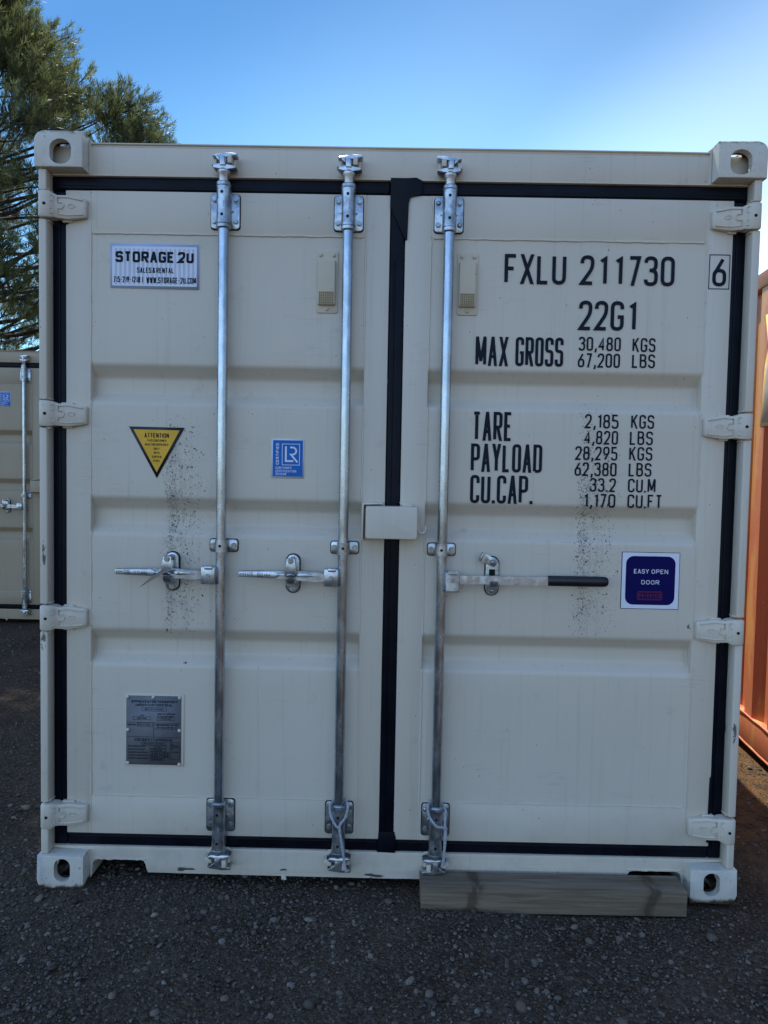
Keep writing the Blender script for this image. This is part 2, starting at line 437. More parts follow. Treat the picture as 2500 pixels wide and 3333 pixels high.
# ------------------------------------------------------------------ lettering: a stroke alphabet
r_ = 'r'
GL = {
 'A': (1, [[(0, 0), (.5, 1), 'D'], [(1, 0), (.5, 1), 'D'], [(.2, .30), (.8, .30)]]),
 'B': (1, [[(0, 0), (0, 1), (.92, 1, r_), (.92, .54, r_), (.1, .54)], [(.1, .54), (1, .54, r_), (1, 0, r_), (.1, 0)]]),
 'C': (1, [[(1, .74), (1, 1, r_), (0, 1, r_), (0, 0, r_), (1, 0, r_), (1, .26)]]),
 'D': (1, [[(0, 0), (0, 1), (1, 1, r_), (1, 0, r_), (.1, 0)]]),
 'E': (.9, [[(1, 1), (0, 1), (0, 0), (1, 0)], [(.1, .52), (.82, .52)]]),
 'F': (.9, [[(0, 0), (0, 1), (1, 1)], [(.1, .52), (.78, .52)]]),
 'G': (1, [[(1, .76), (1, 1, r_), (0, 1, r_), (0, 0, r_), (1, 0, r_), (1, .46), (.55, .46)]]),
 'H': (1, [[(0, 0), (0, 1)], [(1, 0), (1, 1)], [(.1, .52), (.9, .52)]]),
 'I': (.01, [[(0, 0), (0, 1)]]),
 'J': (.8, [[(0, .26), (0, 0, r_), (1, 0, r_), (1, 1)]]),
 'K': (1, [[(0, 0), (0, 1)], [(.96, 1), (.04, .40), 'D'], [(.36, .60), (1, 0), 'D']]),
 'L': (.85, [[(0, 1), (0, 0), (1, 0)]]),
 'M': (1.25, [[(0, 0), (0, 1)], [(1, 0), (1, 1)], [(.02, 1), (.5, .12), 'D'], [(.98, 1), (.5, .12), 'D']]),
 'N': (1, [[(0, 0), (0, 1)], [(1, 0), (1, 1)], [(.02, 1), (.98, 0), 'D']]),
 'O': (1, [[(0, .5), (0, 1, r_), (1, 1, r_), (1, 0, r_), (0, 0, r_), (0, .5)]]),
 'P': (1, [[(0, 0), (0, 1), (1, 1, r_), (1, .45, r_), (.1, .45)]]),
 'R': (1, [[(0, 0), (0, 1), (1, 1, r_), (1, .47, r_), (.1, .47)], [(.48, .47), (1, 0), 'D']]),
 'S': (1, [[(1, .78), (1, 1, r_), (0, 1, r_), (0, .53, r_), (1, .53, r_), (1, 0, r_), (0, 0, r_), (0, .22)]]),
 'T': (.95, [[(0, 1), (1, 1)], [(.5, 0), (.5, .93)]]),
 'U': (1, [[(0, 1), (0, 0, r_), (1, 0, r_), (1, 1)]]),
 'V': (1, [[(0, 1), (.5, 0), 'D'], [(1, 1), (.5, 0), 'D']]),
 'W': (1.4, [[(0, 1), (.25, 0), 'D'], [(.5, .9), (.25, 0), 'D'], [(.5, .9), (.75, 0), 'D'], [(1, 1), (.75, 0), 'D']]),
 'X': (1, [[(0, 0), (1, 1), 'D'], [(0, 1), (1, 0), 'D']]),
 'Y': (1, [[(0, 1), (.5, .45), 'D'], [(1, 1), (.5, .45), 'D'], [(.5, .47), (.5, 0)]]),
 'Z': (.95, [[(0, 1), (1, 1), (0, 0), (1, 0)]]),
 '0': (1, [[(0, .5), (0, 1, r_), (1, 1, r_), (1, 0, r_), (0, 0, r_), (0, .5)]]),
 '1': (.45, [[(0, .84), (.9, 1), (.9, 0)]]),
 '2': (1, [[(0, .76), (0, 1, r_), (1, 1, r_), (1, .58, r_), (0, 0), (1, 0)]]),
 '3': (1, [[(0, .82), (0, 1, r_), (.95, 1, r_), (.95, .53, r_), (.35, .53)], [(.4, .53), (1, .53, r_), (1, 0, r_), (0, 0, r_), (0, .18)]]),
 '4': (1, [[(.76, 0), (.76, 1), (0, .28), (1, .28)]]),
 '5': (1, [[(.95, 1), (.05, 1), (.05, .58), (1, .58, r_), (1, 0, r_), (0, 0, r_), (0, .18)]]),
 '6': (1, [[(0, .3), (0, .56, r_), (1, .56, r_), (1, 0, r_), (0, 0, r_), (0, .3)], [(.03, .42), (.80, 1)]]),
 '7': (.95, [[(0, 1), (1, 1)], [(.97, 1), (.30, 0), 'D']]),
 '8': (1, [[(.05, .8), (.05, 1, r_), (.95, 1, r_), (.95, .53, r_), (.05, .53, r_), (.05, .8)], [(0, .25), (0, .53, r_), (1, .53, r_), (1, 0, r_), (0, 0, r_), (0, .25)]]),
 '9': (1, [[(1, .7), (1, .44, r_), (0, .44, r_), (0, 1, r_), (1, 1, r_), (1, .7)], [(.97, .58), (.20, 0)]]),
 '.': (.01, [[(0, 0), (0, .001)]]),
 ',': (.16, [[(1, .14), (.75, -.02), (0, -.20)]]),
 '-': (.6, [[(0, .48), (1, .48)]]),
 '|': (.01, [[(0, -.05), (0, 1.05)]]),
 '/': (.7, [[(0, 0), (1, 1)]]),
 "'": (.01, [[(0, .75), (0, 1)]]),
 '&': (1.05, [[(1, .0), (.18, .72), (.18, 1, r_), (.75, 1, r_), (.75, .70, r_), (0, .42, r_), (0, 0, r_), (.72, 0, r_), (1, .38)]]),
}
def _round(pts, rad):
    out = []
    n = len(pts)
    for i, p in enumerate(pts):
        P = Vector(p[:2])
        if len(p) > 2 and 0 < i < n - 1:
            A, B = Vector(pts[i - 1][:2]), Vector(pts[i + 1][:2])
            la, lb = (A - P).length, (B - P).length
            ka = .5 if len(pts[i - 1]) > 2 else .95
            kb = .5 if len(pts[i + 1]) > 2 else .95
            d = min(rad, la * ka, lb * kb)
            a, b = P + (A - P).normalized() * d, P + (B - P).normalized() * d
            for k in range(7):
                t = k / 6
                out.append(a * (1 - t) ** 2 + P * 2 * t * (1 - t) * 1.0 + b * t ** 2)
        else:
            out.append(P)
    res = [out[0]]
    for q in out[1:]:
        if (q - res[-1]).length > 1e-6: res.append(q)
    return res

def stroke(mb, pts, w, y, m, closed=False, lim=None):
    """flat ribbon along a polyline with mitred joints"""
    n = len(pts)
    L, Rr = [], []
    for i, p in enumerate(pts):
        if closed:
            a, b = pts[(i - 1) % n], pts[(i + 1) % n]
        else:
            a, b = (pts[i - 1] if i else None), (pts[i + 1] if i < n - 1 else None)
        d0 = (p - a).normalized() if a is not None else None
        d1 = (b - p).normalized() if b is not None else None
        if d0 is None: d0 = d1
        if d1 is None: d1 = d0
        n0, n1 = Vector((-d0.y, d0.x)), Vector((-d1.y, d1.x))
        k = n0 + n1
        k = k.normalized() if k.length > 1e-6 else n0
        sc = 1 / max(.38, k.dot(n0))
        L.append(p + k * (w / 2 * sc)); Rr.append(p - k * (w / 2 * sc))
    if lim:
        for q in L + Rr: q.y = max(lim[0], min(lim[1], q.y))
    vl = [mb.bm.verts.new((q.x, y, q.y)) for q in L]
    vr = [mb.bm.verts.new((q.x, y, q.y)) for q in Rr]
    rng = range(n) if closed else range(n - 1)
    for i in rng:
        j = (i + 1) % n
        mb._face([vl[i], vr[i], vr[j], vl[j]], m)

def text(mb, s_, x0, x1, z0, z1, y, m=0, sw=.16, gap=.34, rad=.42, space=.7, serif=False, rot=None, depth=.00012, pad1=0):
    """letters of s_ fitted exactly to the box; sw, gap in letter heights / widths"""
    H = z1 - z0
    w = sw * H
    ws = []
    for ch in s_:
        if ch == ' ': ws.append(None)
        else: ws.append(GL[ch][0])
    pads = [pad1 if ch == '1' else 0 for ch in s_]
    tot_u = 0.0; fixed = 0.0
    for i, q in enumerate(ws):
        if q is None: tot_u += space
        else:
            tot_u += q + 2 * pads[i]; fixed += w
            if i < len(ws) - 1 and ws[i + 1] is not None: tot_u += gap
    if tot_u < .2: u = 1
    else: u = max(((x1 - x0) - fixed) / tot_u, 1e-4)
    x = x0
    for i, ch in enumerate(s_):
        if ws[i] is None:
            x += space * u; continue
        gw = ws[i] * u
        x += pads[i] * u
        R_ = rad * min(max(gw, 1e-4), H)
        for k, st in enumerate(GL[ch][1]):
            if st[-1] == 'D':      # slanted bar with level ends
                (ax, ay), (bx, by) = st[0], st[1]
                if ay < by: ax, ay, bx, by = bx, by, ax, ay
                zz = lambda v: z1 if v >= .999 else (z0 if v <= .001 else z0 + w / 2 + v * (H - w))
                za, zb = zz(ay), zz(by); xa, xb = x + w / 2 + ax * gw, x + w / 2 + bx * gw
                hw_ = w / 2 * min(1.5, math.hypot(xa - xb, za - zb) / max(1e-6, za - zb)) * .97
                pl = [Vector(q) for q in ((xb - hw_, zb), (xb + hw_, zb), (xa + hw_, za), (xa - hw_, za))]
                if rot: pl = [Vector(rot(q)) for q in pl]
                mb.flat([tuple(q) for q in pl], y - depth * k, m)
                continue
            pts = [((x + w / 2 + p[0] * gw), (z0 + w / 2 + p[1] * (H - w)), *p[2:]) for p in st]
            pl = _round(pts, R_)
            cl = len(pl) > 3 and (pl[0] - pl[-1]).length < 1e-5
            if cl: pl = pl[:-1]
            if ch == '.': pl = [Vector((x + w / 2, z0)), Vector((x + w / 2, z0 + w * 1.05))]
            if rot: pl = [Vector(rot(q)) for q in pl]
            stroke(mb, pl, w, y - depth * k, m, cl, None if (rot or ch == ',') else (z0, z1))
            if serif and not cl:
                for e, nb in ((pl[0], pl[1]), (pl[-1], pl[-2])):
                    if abs((e - nb).x) < abs((e - nb).y) * .8 and ch not in 'SPRDO23' + 'C':
                        stroke(mb, [e + Vector((-w * .95, 0)), e + Vector((w * .95, 0))], w * .38, y - depth * 3, m)
        x += gw + w + pads[i] * u
        if i < len(ws) - 1 and ws[i + 1] is not None: x += gap * u

# ------------------------------------------------------------------ shipping container
W_, H_, L_ = 2.438, 2.591, 6.058
FY = .055                          # the plane of header, doors and sill, behind the casting faces
ROD_Y = .021
GROOVES = ((1.831, 1.698), (1.373, 1.244), (.911, .784))

def casting(top, right, front, mats, parent):
    z0, z1 = (H_ - .118, H_) if top else (0, .118)
    b = MB()
    # plan: rounded outer vertical edge, outline in XZ with a rounded outer corner
    rr = .030
    if top: poly = [(0, z0), (.162, z0), (.162, z1)] + arc(rr, z1 - rr, rr, 90, 180, 6)
    else: poly = [(.162, z0), (.162, z1), (0, z1)] + arc(rr, z0 + rr, rr, 180, 270, 6)
    b.prism(poly, 0, .178, 0, .004, 2)
    cav = MB(); cav.box(.028, .140, .028, .150, z0 + (.024 if top else .026), z1 - (.026 if top else .024))
    hz = 2.5235 if top else .0672
    f = MB()
    hw, hh = (.0360, .0415) if top else (.0330, .0410)
    cap = [(.088 - hw, hz - .012)] + [(x, z) for x, z in arc(.088, hz, hw, 180, 0, 1)][0:0] 
    oval = arc(.088, hz + (hh - hw * .8), hw, 0, 180, 10, hw * .8) + arc(.088, hz - (hh - hw * .8), hw, 180, 360, 10, hw * .8)
    if not top: oval = [(.088 + (x - .088) * .86, z) for x, z in oval]
    f.prism(oval, -.02, .06)
    sd_ = MB()   # side hole
    o2 = arc(.095, hz + .008, .0255, 0, 180, 10) + arc(.095, hz - .008, .0255, 180, 360, 10)
    v0 = [sd_.bm.verts.new((-.02, y, z)) for y, z in o2]; v1 = [sd_.bm.verts.new((.06, y, z)) for y, z in o2]
    sd_._face(v0, 0); sd_._face(v1[::-1], 0)
    for i in range(len(o2)):
        j = (i + 1) % len(o2); sd_._face([v0[j], v0[i], v1[i], v1[j]], 0)
    tp = MB()
    o3 = [(.085 + .031 * math.cos(a), .098 + .060 * max(-.9, min(.9, math.sin(a)))) for a in [2 * math.pi * k / 24 for k in range(24)]]
    za, zb = (z1 - .06, z1 + .02) if top else (z0 - .02, z0 + .06)
    v0 = [tp.bm.verts.new((x, y, za)) for x, y in o3]; v1 = [tp.bm.verts.new((x, y, zb)) for x, y in o3]
    tp._face(v0, 0); tp._face(v1[::-1], 0)
    for i in range(len(o3)):
        j = (i + 1) % len(o3); tp._face([v0[j], v0[i], v1[i], v1[j]], 0)
    allm = [b, cav, f, sd_, tp]
    for q in allm:
        if right: q.mirror(W_ / 2)
        if not front:
            for v in q.bm.verts: v.co.y = L_ - v.co.y
    o = boolean(b, allm[1:], 'corner_casting', [mats, M_CAVSHADE], parent, True)
    return o

def groove_profile(z_hi, z_lo):
    """(y, z) points going down the face through one recessed groove with soft bends"""
    d = .040; s = .042; s2 = .034; r = .010
    base = [(FY, z_hi), (FY + d, z_hi - s), (FY + d, z_lo + s2), (FY, z_lo)]
    out = []
    for i, p in enumerate(base):
        a = base[i - 1] if i else (FY, z_hi + .05)
        b = base[i + 1] if i < 3 else (FY, z_lo - .05)
        P, A, B = Vector(p), Vector(a), Vector(b)
        u, v = P + (A - P).normalized() * r, P + (B - P).normalized() * r
        for k in range(5):
            t = k / 4
            out.append(u * (1 - t) ** 2 + P * 2 * t * (1 - t) + v * t ** 2)
    return [(q.x, q.y) for q in out]

def door_mesh(left, paint, parent):
    mb = MB()
    if left: xa, xb, xc, xd = .082, .168, 1.110, 1.191
    else: xa, xb, xc, xd = 1.2435, 1.331, 2.270, 2.3575
    zt, zb_ = 2.4175, .176
    ph, pl_ = 2.2755, .3155
    t = .052
    mb.box(xa, xb, FY, FY + t, zb_, zt, 0, .003)
    mb.box(xc, xd, FY, FY + t, zb_, zt, 0, .003)
    mb.box(xb, xc, FY, FY + t, ph, zt, 0, .002)
    mb.box(xb, xc, FY, FY + t, zb_, pl_, 0, .002)
    prof = [(FY + .0015, ph)]
    for hi, lo in GROOVES: prof += groove_profile(hi, lo)
    prof.append((FY + .0015, pl_))
    # add in-between rows so that the sheet can wave a little
    nx = 30
    rng = random.Random(3 if left else 5)
    ph_ = [rng.uniform(0, 6.28) for _ in range(4)]
    full = []
    for (y0, z0), (y1, z1) in zip(prof, prof[1:]):
        n = max(1, int(abs(z1 - z0) / .06))
        for k in range(n): full.append((y0 + (y1 - y0) * k / n, z0 + (z1 - z0) * k / n))
    full.append(prof[-1])
    rows = []
    for y, z in full:
        row = []
        for i in range(nx + 1):
            u = i / nx
            x = xb + (xc - xb) * u
            e = math.sin(math.pi * u)
            ez = min(1, abs(z - ph) * 6, abs(z - pl_) * 6)
            wv = .0006 * e * ez * (2.2 + math.sin(5.2 * x + 2.1 * z + ph_[0]) + .7 * math.sin(8.3 * x - 5.7 * z + ph_[1]) + .5 * math.sin(11 * z + ph_[2]))
            row.append(mb.bm.verts.new((x, y + wv, z)))
        rows.append(row)
    for a, b in zip(rows, rows[1:]):
        for i in range(nx): mb._face([a[i], b[i], b[i + 1], a[i + 1]], 0)
    # flat back sheet so the panel has thickness
    v = [mb.bm.verts.new(p) for p in ((xb, FY + t - .004, pl_), (xb, FY + t - .004, ph), (xc, FY + t - .004, ph), (xc, FY + t - .004, pl_))]
    # (stiles and rails already close the sides)
    mb._face(v, 0)
    # weld beads round the sheet
    def bead(p, q, r=.0042):
        n = max(6, int((Vector(q) - Vector(p)).length / .018))
        pts = []
        for k in range(n + 1):
            t_ = k / n
            o = Vector(p).lerp(Vector(q), t_)
            o += Vector((rng.uniform(-1, 1) * .0011, 0, rng.uniform(-1, 1) * .0011))
            pts.append(o)
        mb.tube(pts, [r * rng.uniform(.75, 1.2) for _ in pts], 6, 0)
    for xx in (xb, xc):
        zs = [ph]
        for hi, lo in GROOVES: zs += [hi, lo]
        zs.append(pl_)
        bead((xx, FY + .001, zt - .002), (xx, FY + .001, ph), .0028)
        for k in range(0, len(zs), 2): bead((xx, FY + .001, zs[k]), (xx, FY + .001, zs[k + 1]))
        bead((xx, FY + .001, pl_), (xx, FY + .001, zb_ + .002), .0028)
        sgn = 1 if xx == xb else -1
        for hi, lo in GROOVES:
            g = groove_profile(hi, lo)
            mb.tube([(xx + sgn * .001, y - .001, z) for y, z in g], .0035, 6, 0)
    bead((xb + .01, FY + .0005, ph), (xc - .01, FY + .0005, ph), .0042)
    bead((xb + .01, FY + .0005, pl_), (xc - .01, FY + .0005, pl_), .0030)
    return mb.build('door', paint, parent, 40)

def gasket(left, parent):
    mb = MB()
    g = .0045
    y0, y1 = FY + .006, FY + .045
    if left:
        # outer seal: top, hinge side, bottom; each with a raised lip
        mb.box(.0330, 1.190, y0, y1, 2.4180, 2.4655, 0, .006, 3)
        mb.box(.0330, .0815, y0 + .001, y1, .1300, 2.4175, 0, .006, 3)
        mb.box(.0820, 1.190, y0 + .0005, y1, .1300, .1755, 0, .006, 3)
        mb.box(.045, 1.185, y0 - .004, y0 + .01, 2.423, 2.436, 0, .0035, 2)
        mb.box(.052, .062, y0 - .003, y0 + .01, .16, 2.40, 0, .003, 2)
        mb.box(.09, 1.185, y0 - .003, y0 + .01, .158, .168, 0, .003, 2)
        mb.prism([(.081, 2.30), (.092, 2.302), (.093, 2.328), (.081, 2.329)], y0 - .008, y1 - .01, 0, .002)
    else:
        mb.box(1.1925, 1.2430, y0 - .0045, y1, .1400, 2.41, 0, .006, 3)
        mb.box(1.2040, 1.2120, y0 - .009, y0 + .01, .17, 2.20, 0, .003, 2)
        mb.box(1.2440, 2.4045, y0, y1, 2.4180, 2.4655, 0, .006, 3)
        mb.box(2.3580, 2.4045, y0 + .001, y1, .1300, 2.4175, 0, .006, 3)
        mb.box(1.2440, 2.3575, y0 + .0005, y1, .1300, .1755, 0, .006, 3)
        mb.box(1.26, 2.39, y0 - .004, y0 + .01, 2.423, 2.436, 0, .0035, 2)
        mb.box(2.370, 2.380, y0 - .003, y0 + .01, .16, 2.40, 0, .003, 2)
        mb.box(1.26, 2.35, y0 - .003, y0 + .01, .158, .168, 0, .003, 2)
        # the flap where the centre seal laps over the top
        mb.prism([(1.1905, 2.4745), (1.2460, 2.4735), (1.2770, 2.4765), (1.2990, 2.4660), (1.2990, 2.4190), (1.2560, 2.4120),
                  (1.2530, 2.3900), (1.2500, 2.2700), (1.2430, 2.2660), (1.1995, 2.3600), (1.1900, 2.3800)], FY - .006, FY + .008, 0, .0025)
        mb.prism([(2.3490, .19), (2.3590, .19), (2.3590, .425), (2.3560, .428), (2.3520, .424)], y0 - .009, y1 - .02, 0, .002)
        mb.prism([(1.186, .131), (1.250, .128), (1.252, .182), (1.246, .205), (1.190, .205)], y0 - .010, y0 + .01, 0, .003)
    return mb.build('door_gasket', M_RUB, parent)

def hinge(zc, right, paint, parent, seed):
    mb = MB()
    #        x     half-height  y-front  y-back
    sec = [(.0095, .0405, .010, .040), (.013, .043, .003, .045), (.024, .0435, -.001, .050), (.040, .0430, .001, .050), (.050, .0420, .007, .052),
           (.058, .0385, .016, .056), (.066, .0375, .022, .056), (.100, .0395, .0270, .054), (.150, .0315, .0345, .054), (.157, .0300, .0360, .054), (.160, .0270, .039, .054)]
    rings = []
    for x, h, y0, y1 in sec:
        dz = -.0025 if x > .06 else 0
        e = min(.006, h * .3)
        rings.append([mb.bm.verts.new(p) for p in ((x, y1, zc - h + dz), (x, y0 + e * .6, zc - h + dz), (x, y0, zc - h + e + dz), (x, y0, zc + h - e + dz), (x, y0 + e * .6, zc + h + dz), (x, y1, zc + h + dz))])
    for a, b in zip(rings, rings[1:]):
        for k in range(6):
            mb._face([a[k], a[(k + 1) % 6], b[(k + 1) % 6], b[k]], 0)
    mb._face(rings[0][::-1], 0); mb._face(rings[-1], 0)
    # raised frame pressed in the blade, and the oval maker's mark
    mb.tube([(.050, .006, zc + .030), (.056, .013, zc + .030), (.056, .014, zc + .012), (.050, .007, zc + .012)], .0022, 6, 0)
    mb.tube([(.050, .006, zc - .030), (.056, .013, zc - .030), (.056, .014, zc - .014), (.050, .007, zc - .014)], .0022, 6, 0)
    mb.tube([(.150, .0325, zc + .021), (.100, .0262, zc + .029), (.070, .0210, zc + .027), (.070, .0210, zc + .010), (.084, .0230, zc + .010), (.089, .0238, zc + .001), (.084, .0230, zc - .010), (.070, .0210, zc - .010),
             (.070, .0210, zc - .028), (.100, .0262, zc - .031), (.150, .0325, zc - .026)], .0026, 6, 0)
    yo = lambda x: .0270 + (x - .100) / .05 * .0075 - .0004
    ov = [(.112 + .0115 * math.cos(a), zc + .0065 * math.sin(a)) for a in [2 * math.pi * k / 20 for k in range(21)]]
    mb.tube([(x, yo(x), z) for x, z in ov], .0015, 5, 0)
    for k in range(3): mb.tube([(.106 + .006 * k, yo(.106 + .006 * k), zc - .003), (.106 + .006 * k, yo(.106 + .006 * k), zc + .003)], .0009, 5, 0)
    # weld plates above and below
    rng = random.Random(seed)
    mb.box(.072 + rng.uniform(-.004, .004), .112, FY - .010, FY + .006, zc + .034, zc + .041, 0, .002)
    mb.box(.074, .104 + rng.uniform(-.006, .006), FY - .010, FY + .006, zc - .0475, zc - .040, 0, .002)
    # dark grease hole
    mb.cyl((.033, .004, zc - .001), (.033, -.0016, zc - .001), .0052, n=10, m=1)
    if right: mb.mirror(W_ / 2)
    return mb.build('hinge', [paint, M_HOLE], parent, 50)

def vent(x0, x1, z0, z1, paint, parent):
    mb = MB()
    mb.prism(rrect(x0, x1, z0, z1, .008), FY - .0035, FY + .001, 0, .0015)
    bx0, bx1, bz0, bz1 = x0 + .0058, x1 - .0085, z0 + .026, z1 - .033
    yb = FY - .0200
    zg = bz0 + .043
    mb.prism(rrect(bx0, bx1, bz0, bz1, .004), yb, FY - .002, 0, .004, 3)
    mb.flat([(bx0 + .004, bz0 + .003), (bx1 - .004, bz0 + .003), (bx1 - .004, zg), (bx0 + .004, zg)], yb - .0002, 2)
    nx, nz = 8, 7
    gx0, gx1, gz0, gz1 = bx0 + .007, bx1 - .007, bz0 + .005, zg - .003
    for i in range(nx):
        for k in range(nz):
            x = gx0 + (gx1 - gx0) * i / (nx - 1); z = gz0 + (gz1 - gz0) * k / (nz - 1)
            q = .00150
            mb.flat([(x - q, z - q), (x + q, z - q), (x + q, z + q), (x - q, z + q)], yb - .0004, 1)
    for x, z in ((x0 + .014, z1 - .014), (x1 - .015, z1 - .014), ((x0 + x1) / 2, z0 + .013)):
        mb.dome(x, z, FY - .0035, .0068, .006, 0)
    return mb.build('vent_cover', [paint, M_HOLE, M_GRILLE], parent)

def bracket(xc, top, round_heads, parent, paint=None):
    """bearing bracket of a locking rod: rubber pad, plate, sleeve, bolts"""
    mb = MB()
    hw = .0485
    zlo, zhi = (2.293, 2.410) if top else (.198, .3125)
    mb.prism(rrect(xc - hw - .0025, xc + hw + .0025, zlo - .003, zhi + .002, .012), FY - .003, FY + .0005, 2)
    mb.prism(rrect(xc - hw, xc + hw, zlo, zhi, .011), FY - .0085, FY - .003, 0, .0015)
    sh, sl = (2.4215, 2.3000) if top else (.2990, .1490)
    # sleeve, slightly waisted, running over the rod
    n = 7
    pts, rad = [], []
    for k in range(n):
        t = k / (n - 1); pts.append((xc, ROD_Y, sh + (sl - sh) * t))
        rad.append(.0230 + .0016 * (abs(t - .5) * 2) ** 2)
    mb.tube(pts, rad, 20, 0, True)
    for zz in (sh + .0085, sl - .0075):
        mb.tube([(xc, ROD_Y, zz - .008), (xc, ROD_Y, zz - .005), (xc, ROD_Y, zz + .005), (xc, ROD_Y, zz + .008)], [.0222, .0248, .0248, .0222], 20, 0)
    # saddle walls joining sleeve to plate
    mb.box(xc - .0225, xc + .0225, ROD_Y, FY - .004, sl + .004, sh - .002, 0, .002)
    for sg in (-1, 1):
        mb.prism([(xc + sg * .0225, zlo + .055), (xc + sg * .0300, zlo + .058), (xc + sg * .0225, zlo + .064)], FY - .016, FY - .008, 0)
    for zz in (sh - .022, sl + .026):
        mb.cyl((xc - .001, ROD_Y - .020, zz), (xc - .001, ROD_Y - .0246, zz), .0050, n=12, m=3)
    i = 0
    for zz in (zhi - .020, zlo + .024):
        for sg in (-1, 1):
            if round_heads and i in (0, 3): mb.dome(xc + sg * .0365, zz, FY - .0085, .0088, .0065, 1)
            else: mb.hexbolt(xc + sg * .0365, zz, FY - .0085, .0082, .0075, 1)
            i += 1
    # pressed casting marks
    zc = (sl + sh) / 2
    for k in range(3): mb.tube([(xc + .002, ROD_Y - .0236, zc - .008 + .007 * k), (xc + .006, ROD_Y - .0232, zc - .006 + .007 * k)], .0009, 5, 0)
    return mb.build('rod_bracket', [M_ZINC, M_BOLT, M_RUB, M_HOLE], parent)

def cam_end(xc, top, flip, parent):
    """forged anti-rack cam on the end of a rod"""
    mb = MB()
    zf, sgn = (2.5280, 1) if top else (.0800, -1)
    Z = lambda d: zf - sgn * d        # d measured from the outer end back along the rod
    # neck and collar
    mb.tube([(xc, ROD_Y, Z(.1060)), (xc, ROD_Y, Z(.066)), (xc, ROD_Y, Z(.060)), (xc, ROD_Y, Z(.053)), (xc, ROD_Y, Z(.048))], [.0172, .0172, .0210, .0210, .0170], 16, 0)
    mb.tube([(xc, ROD_Y, Z(.050)), (xc, ROD_Y, Z(.002))], [.0150, .0140], 12, 0)
    y0, y1 = ROD_Y - .016, ROD_Y + .020
    def P(pts, a, b, bev=.002):
        mb.prism([(xc + x, Z(d)) for x, d in pts], a, b, 0, bev)
    P([(-.036, .010), (-.034, .004), (.010, -.002), (.044, -.002), (.047, .002), (.044, .008), (.012, .011), (-.020, .012)], y0, y1, .003)
    P([(-.035, .044), (-.032, .036), (-.006, .030), (.008, .036), (.036, .044), (.042, .040), (.044, .046), (.036, .051), (.006, .052), (-.026, .051)], y0, y1, .003)
    P([(-.012, .010), (.004, .010), (.009, .040), (-.009, .040)], y0 - .006, y1 - .006, .003)
    P([(-.026, .010), (-.014, .010), (-.010, .026), (-.020, .018)], y0 - .002, y1 - .004, .002)
    if flip: mb.mirror(xc)
    return mb.build('rod_cam', M_FORGE, parent)

def keeper(xc, top, flip, paint, parent):
    """welded cream keeper that the cam hooks into"""
    mb = MB()
    zf, sgn = (2.5280, 1) if top else (.0800, -1)
    Z = lambda d: zf - sgn * d
    def P(x0, x1, d0, d1, a, b, bev=.004):
        mb.prism([(xc + x0, Z(d0)), (xc + x1, Z(d0)), (xc + x1, Z(d1)), (xc + x0, Z(d1))], a, b, 0, bev)
    P(.014, .030, .006, .033, ROD_Y - .020, FY + .002, .006)
    P(.030, .040, .014, .044, ROD_Y + .002, FY + .002, .005)
    P(-.040, -.023, .016, .036, ROD_Y - .008, FY + .002, .005)
    if not top: P(-.050, -.030, .018, .036, ROD_Y - .002, FY + .002, .005)
    mb.prism(rrect(xc - .042, xc + .042, min(Z(.002), Z(.056)), max(Z(.002), Z(.056)), .014), FY - .003, FY + .001, 0, .002)
    if flip: mb.mirror(xc)
    return mb.build('cam_keeper', paint, parent)

def clamp(xc, parent):
    mb = MB()
    zc = 1.213; h = .0205
    mb.prism(rrect(xc - .0500, xc + .0500, zc - h - .0025, zc + h + .0025, .010), FY - .003, FY + .0005, 1)
    mb.prism(rrect(xc - .0475, xc + .0475, zc - h, zc + h, .009), FY - .008, FY - .003, 0, .0015)
    mb.tube([(xc - .003, ROD_Y, zc - h), (xc - .003, ROD_Y, zc + h)], .0212, 20, 0)
    mb.box(xc - .0242, xc + .0182, ROD_Y, FY - .004, zc - h, zc + h, 0, .002)
    for sg in (-1, 1): mb.hexbolt(xc + sg * .0355, zc, FY - .008, .0082, .0075, 2)
    mb.cyl((xc - .003, ROD_Y - .018, zc + .001), (xc - .003, ROD_Y - .0222, zc + .001), .0050, n=12, m=3)
    return mb.build('rod_clamp', [M_ZINC, M_RUB, M_BOLT, M_HOLE], parent)

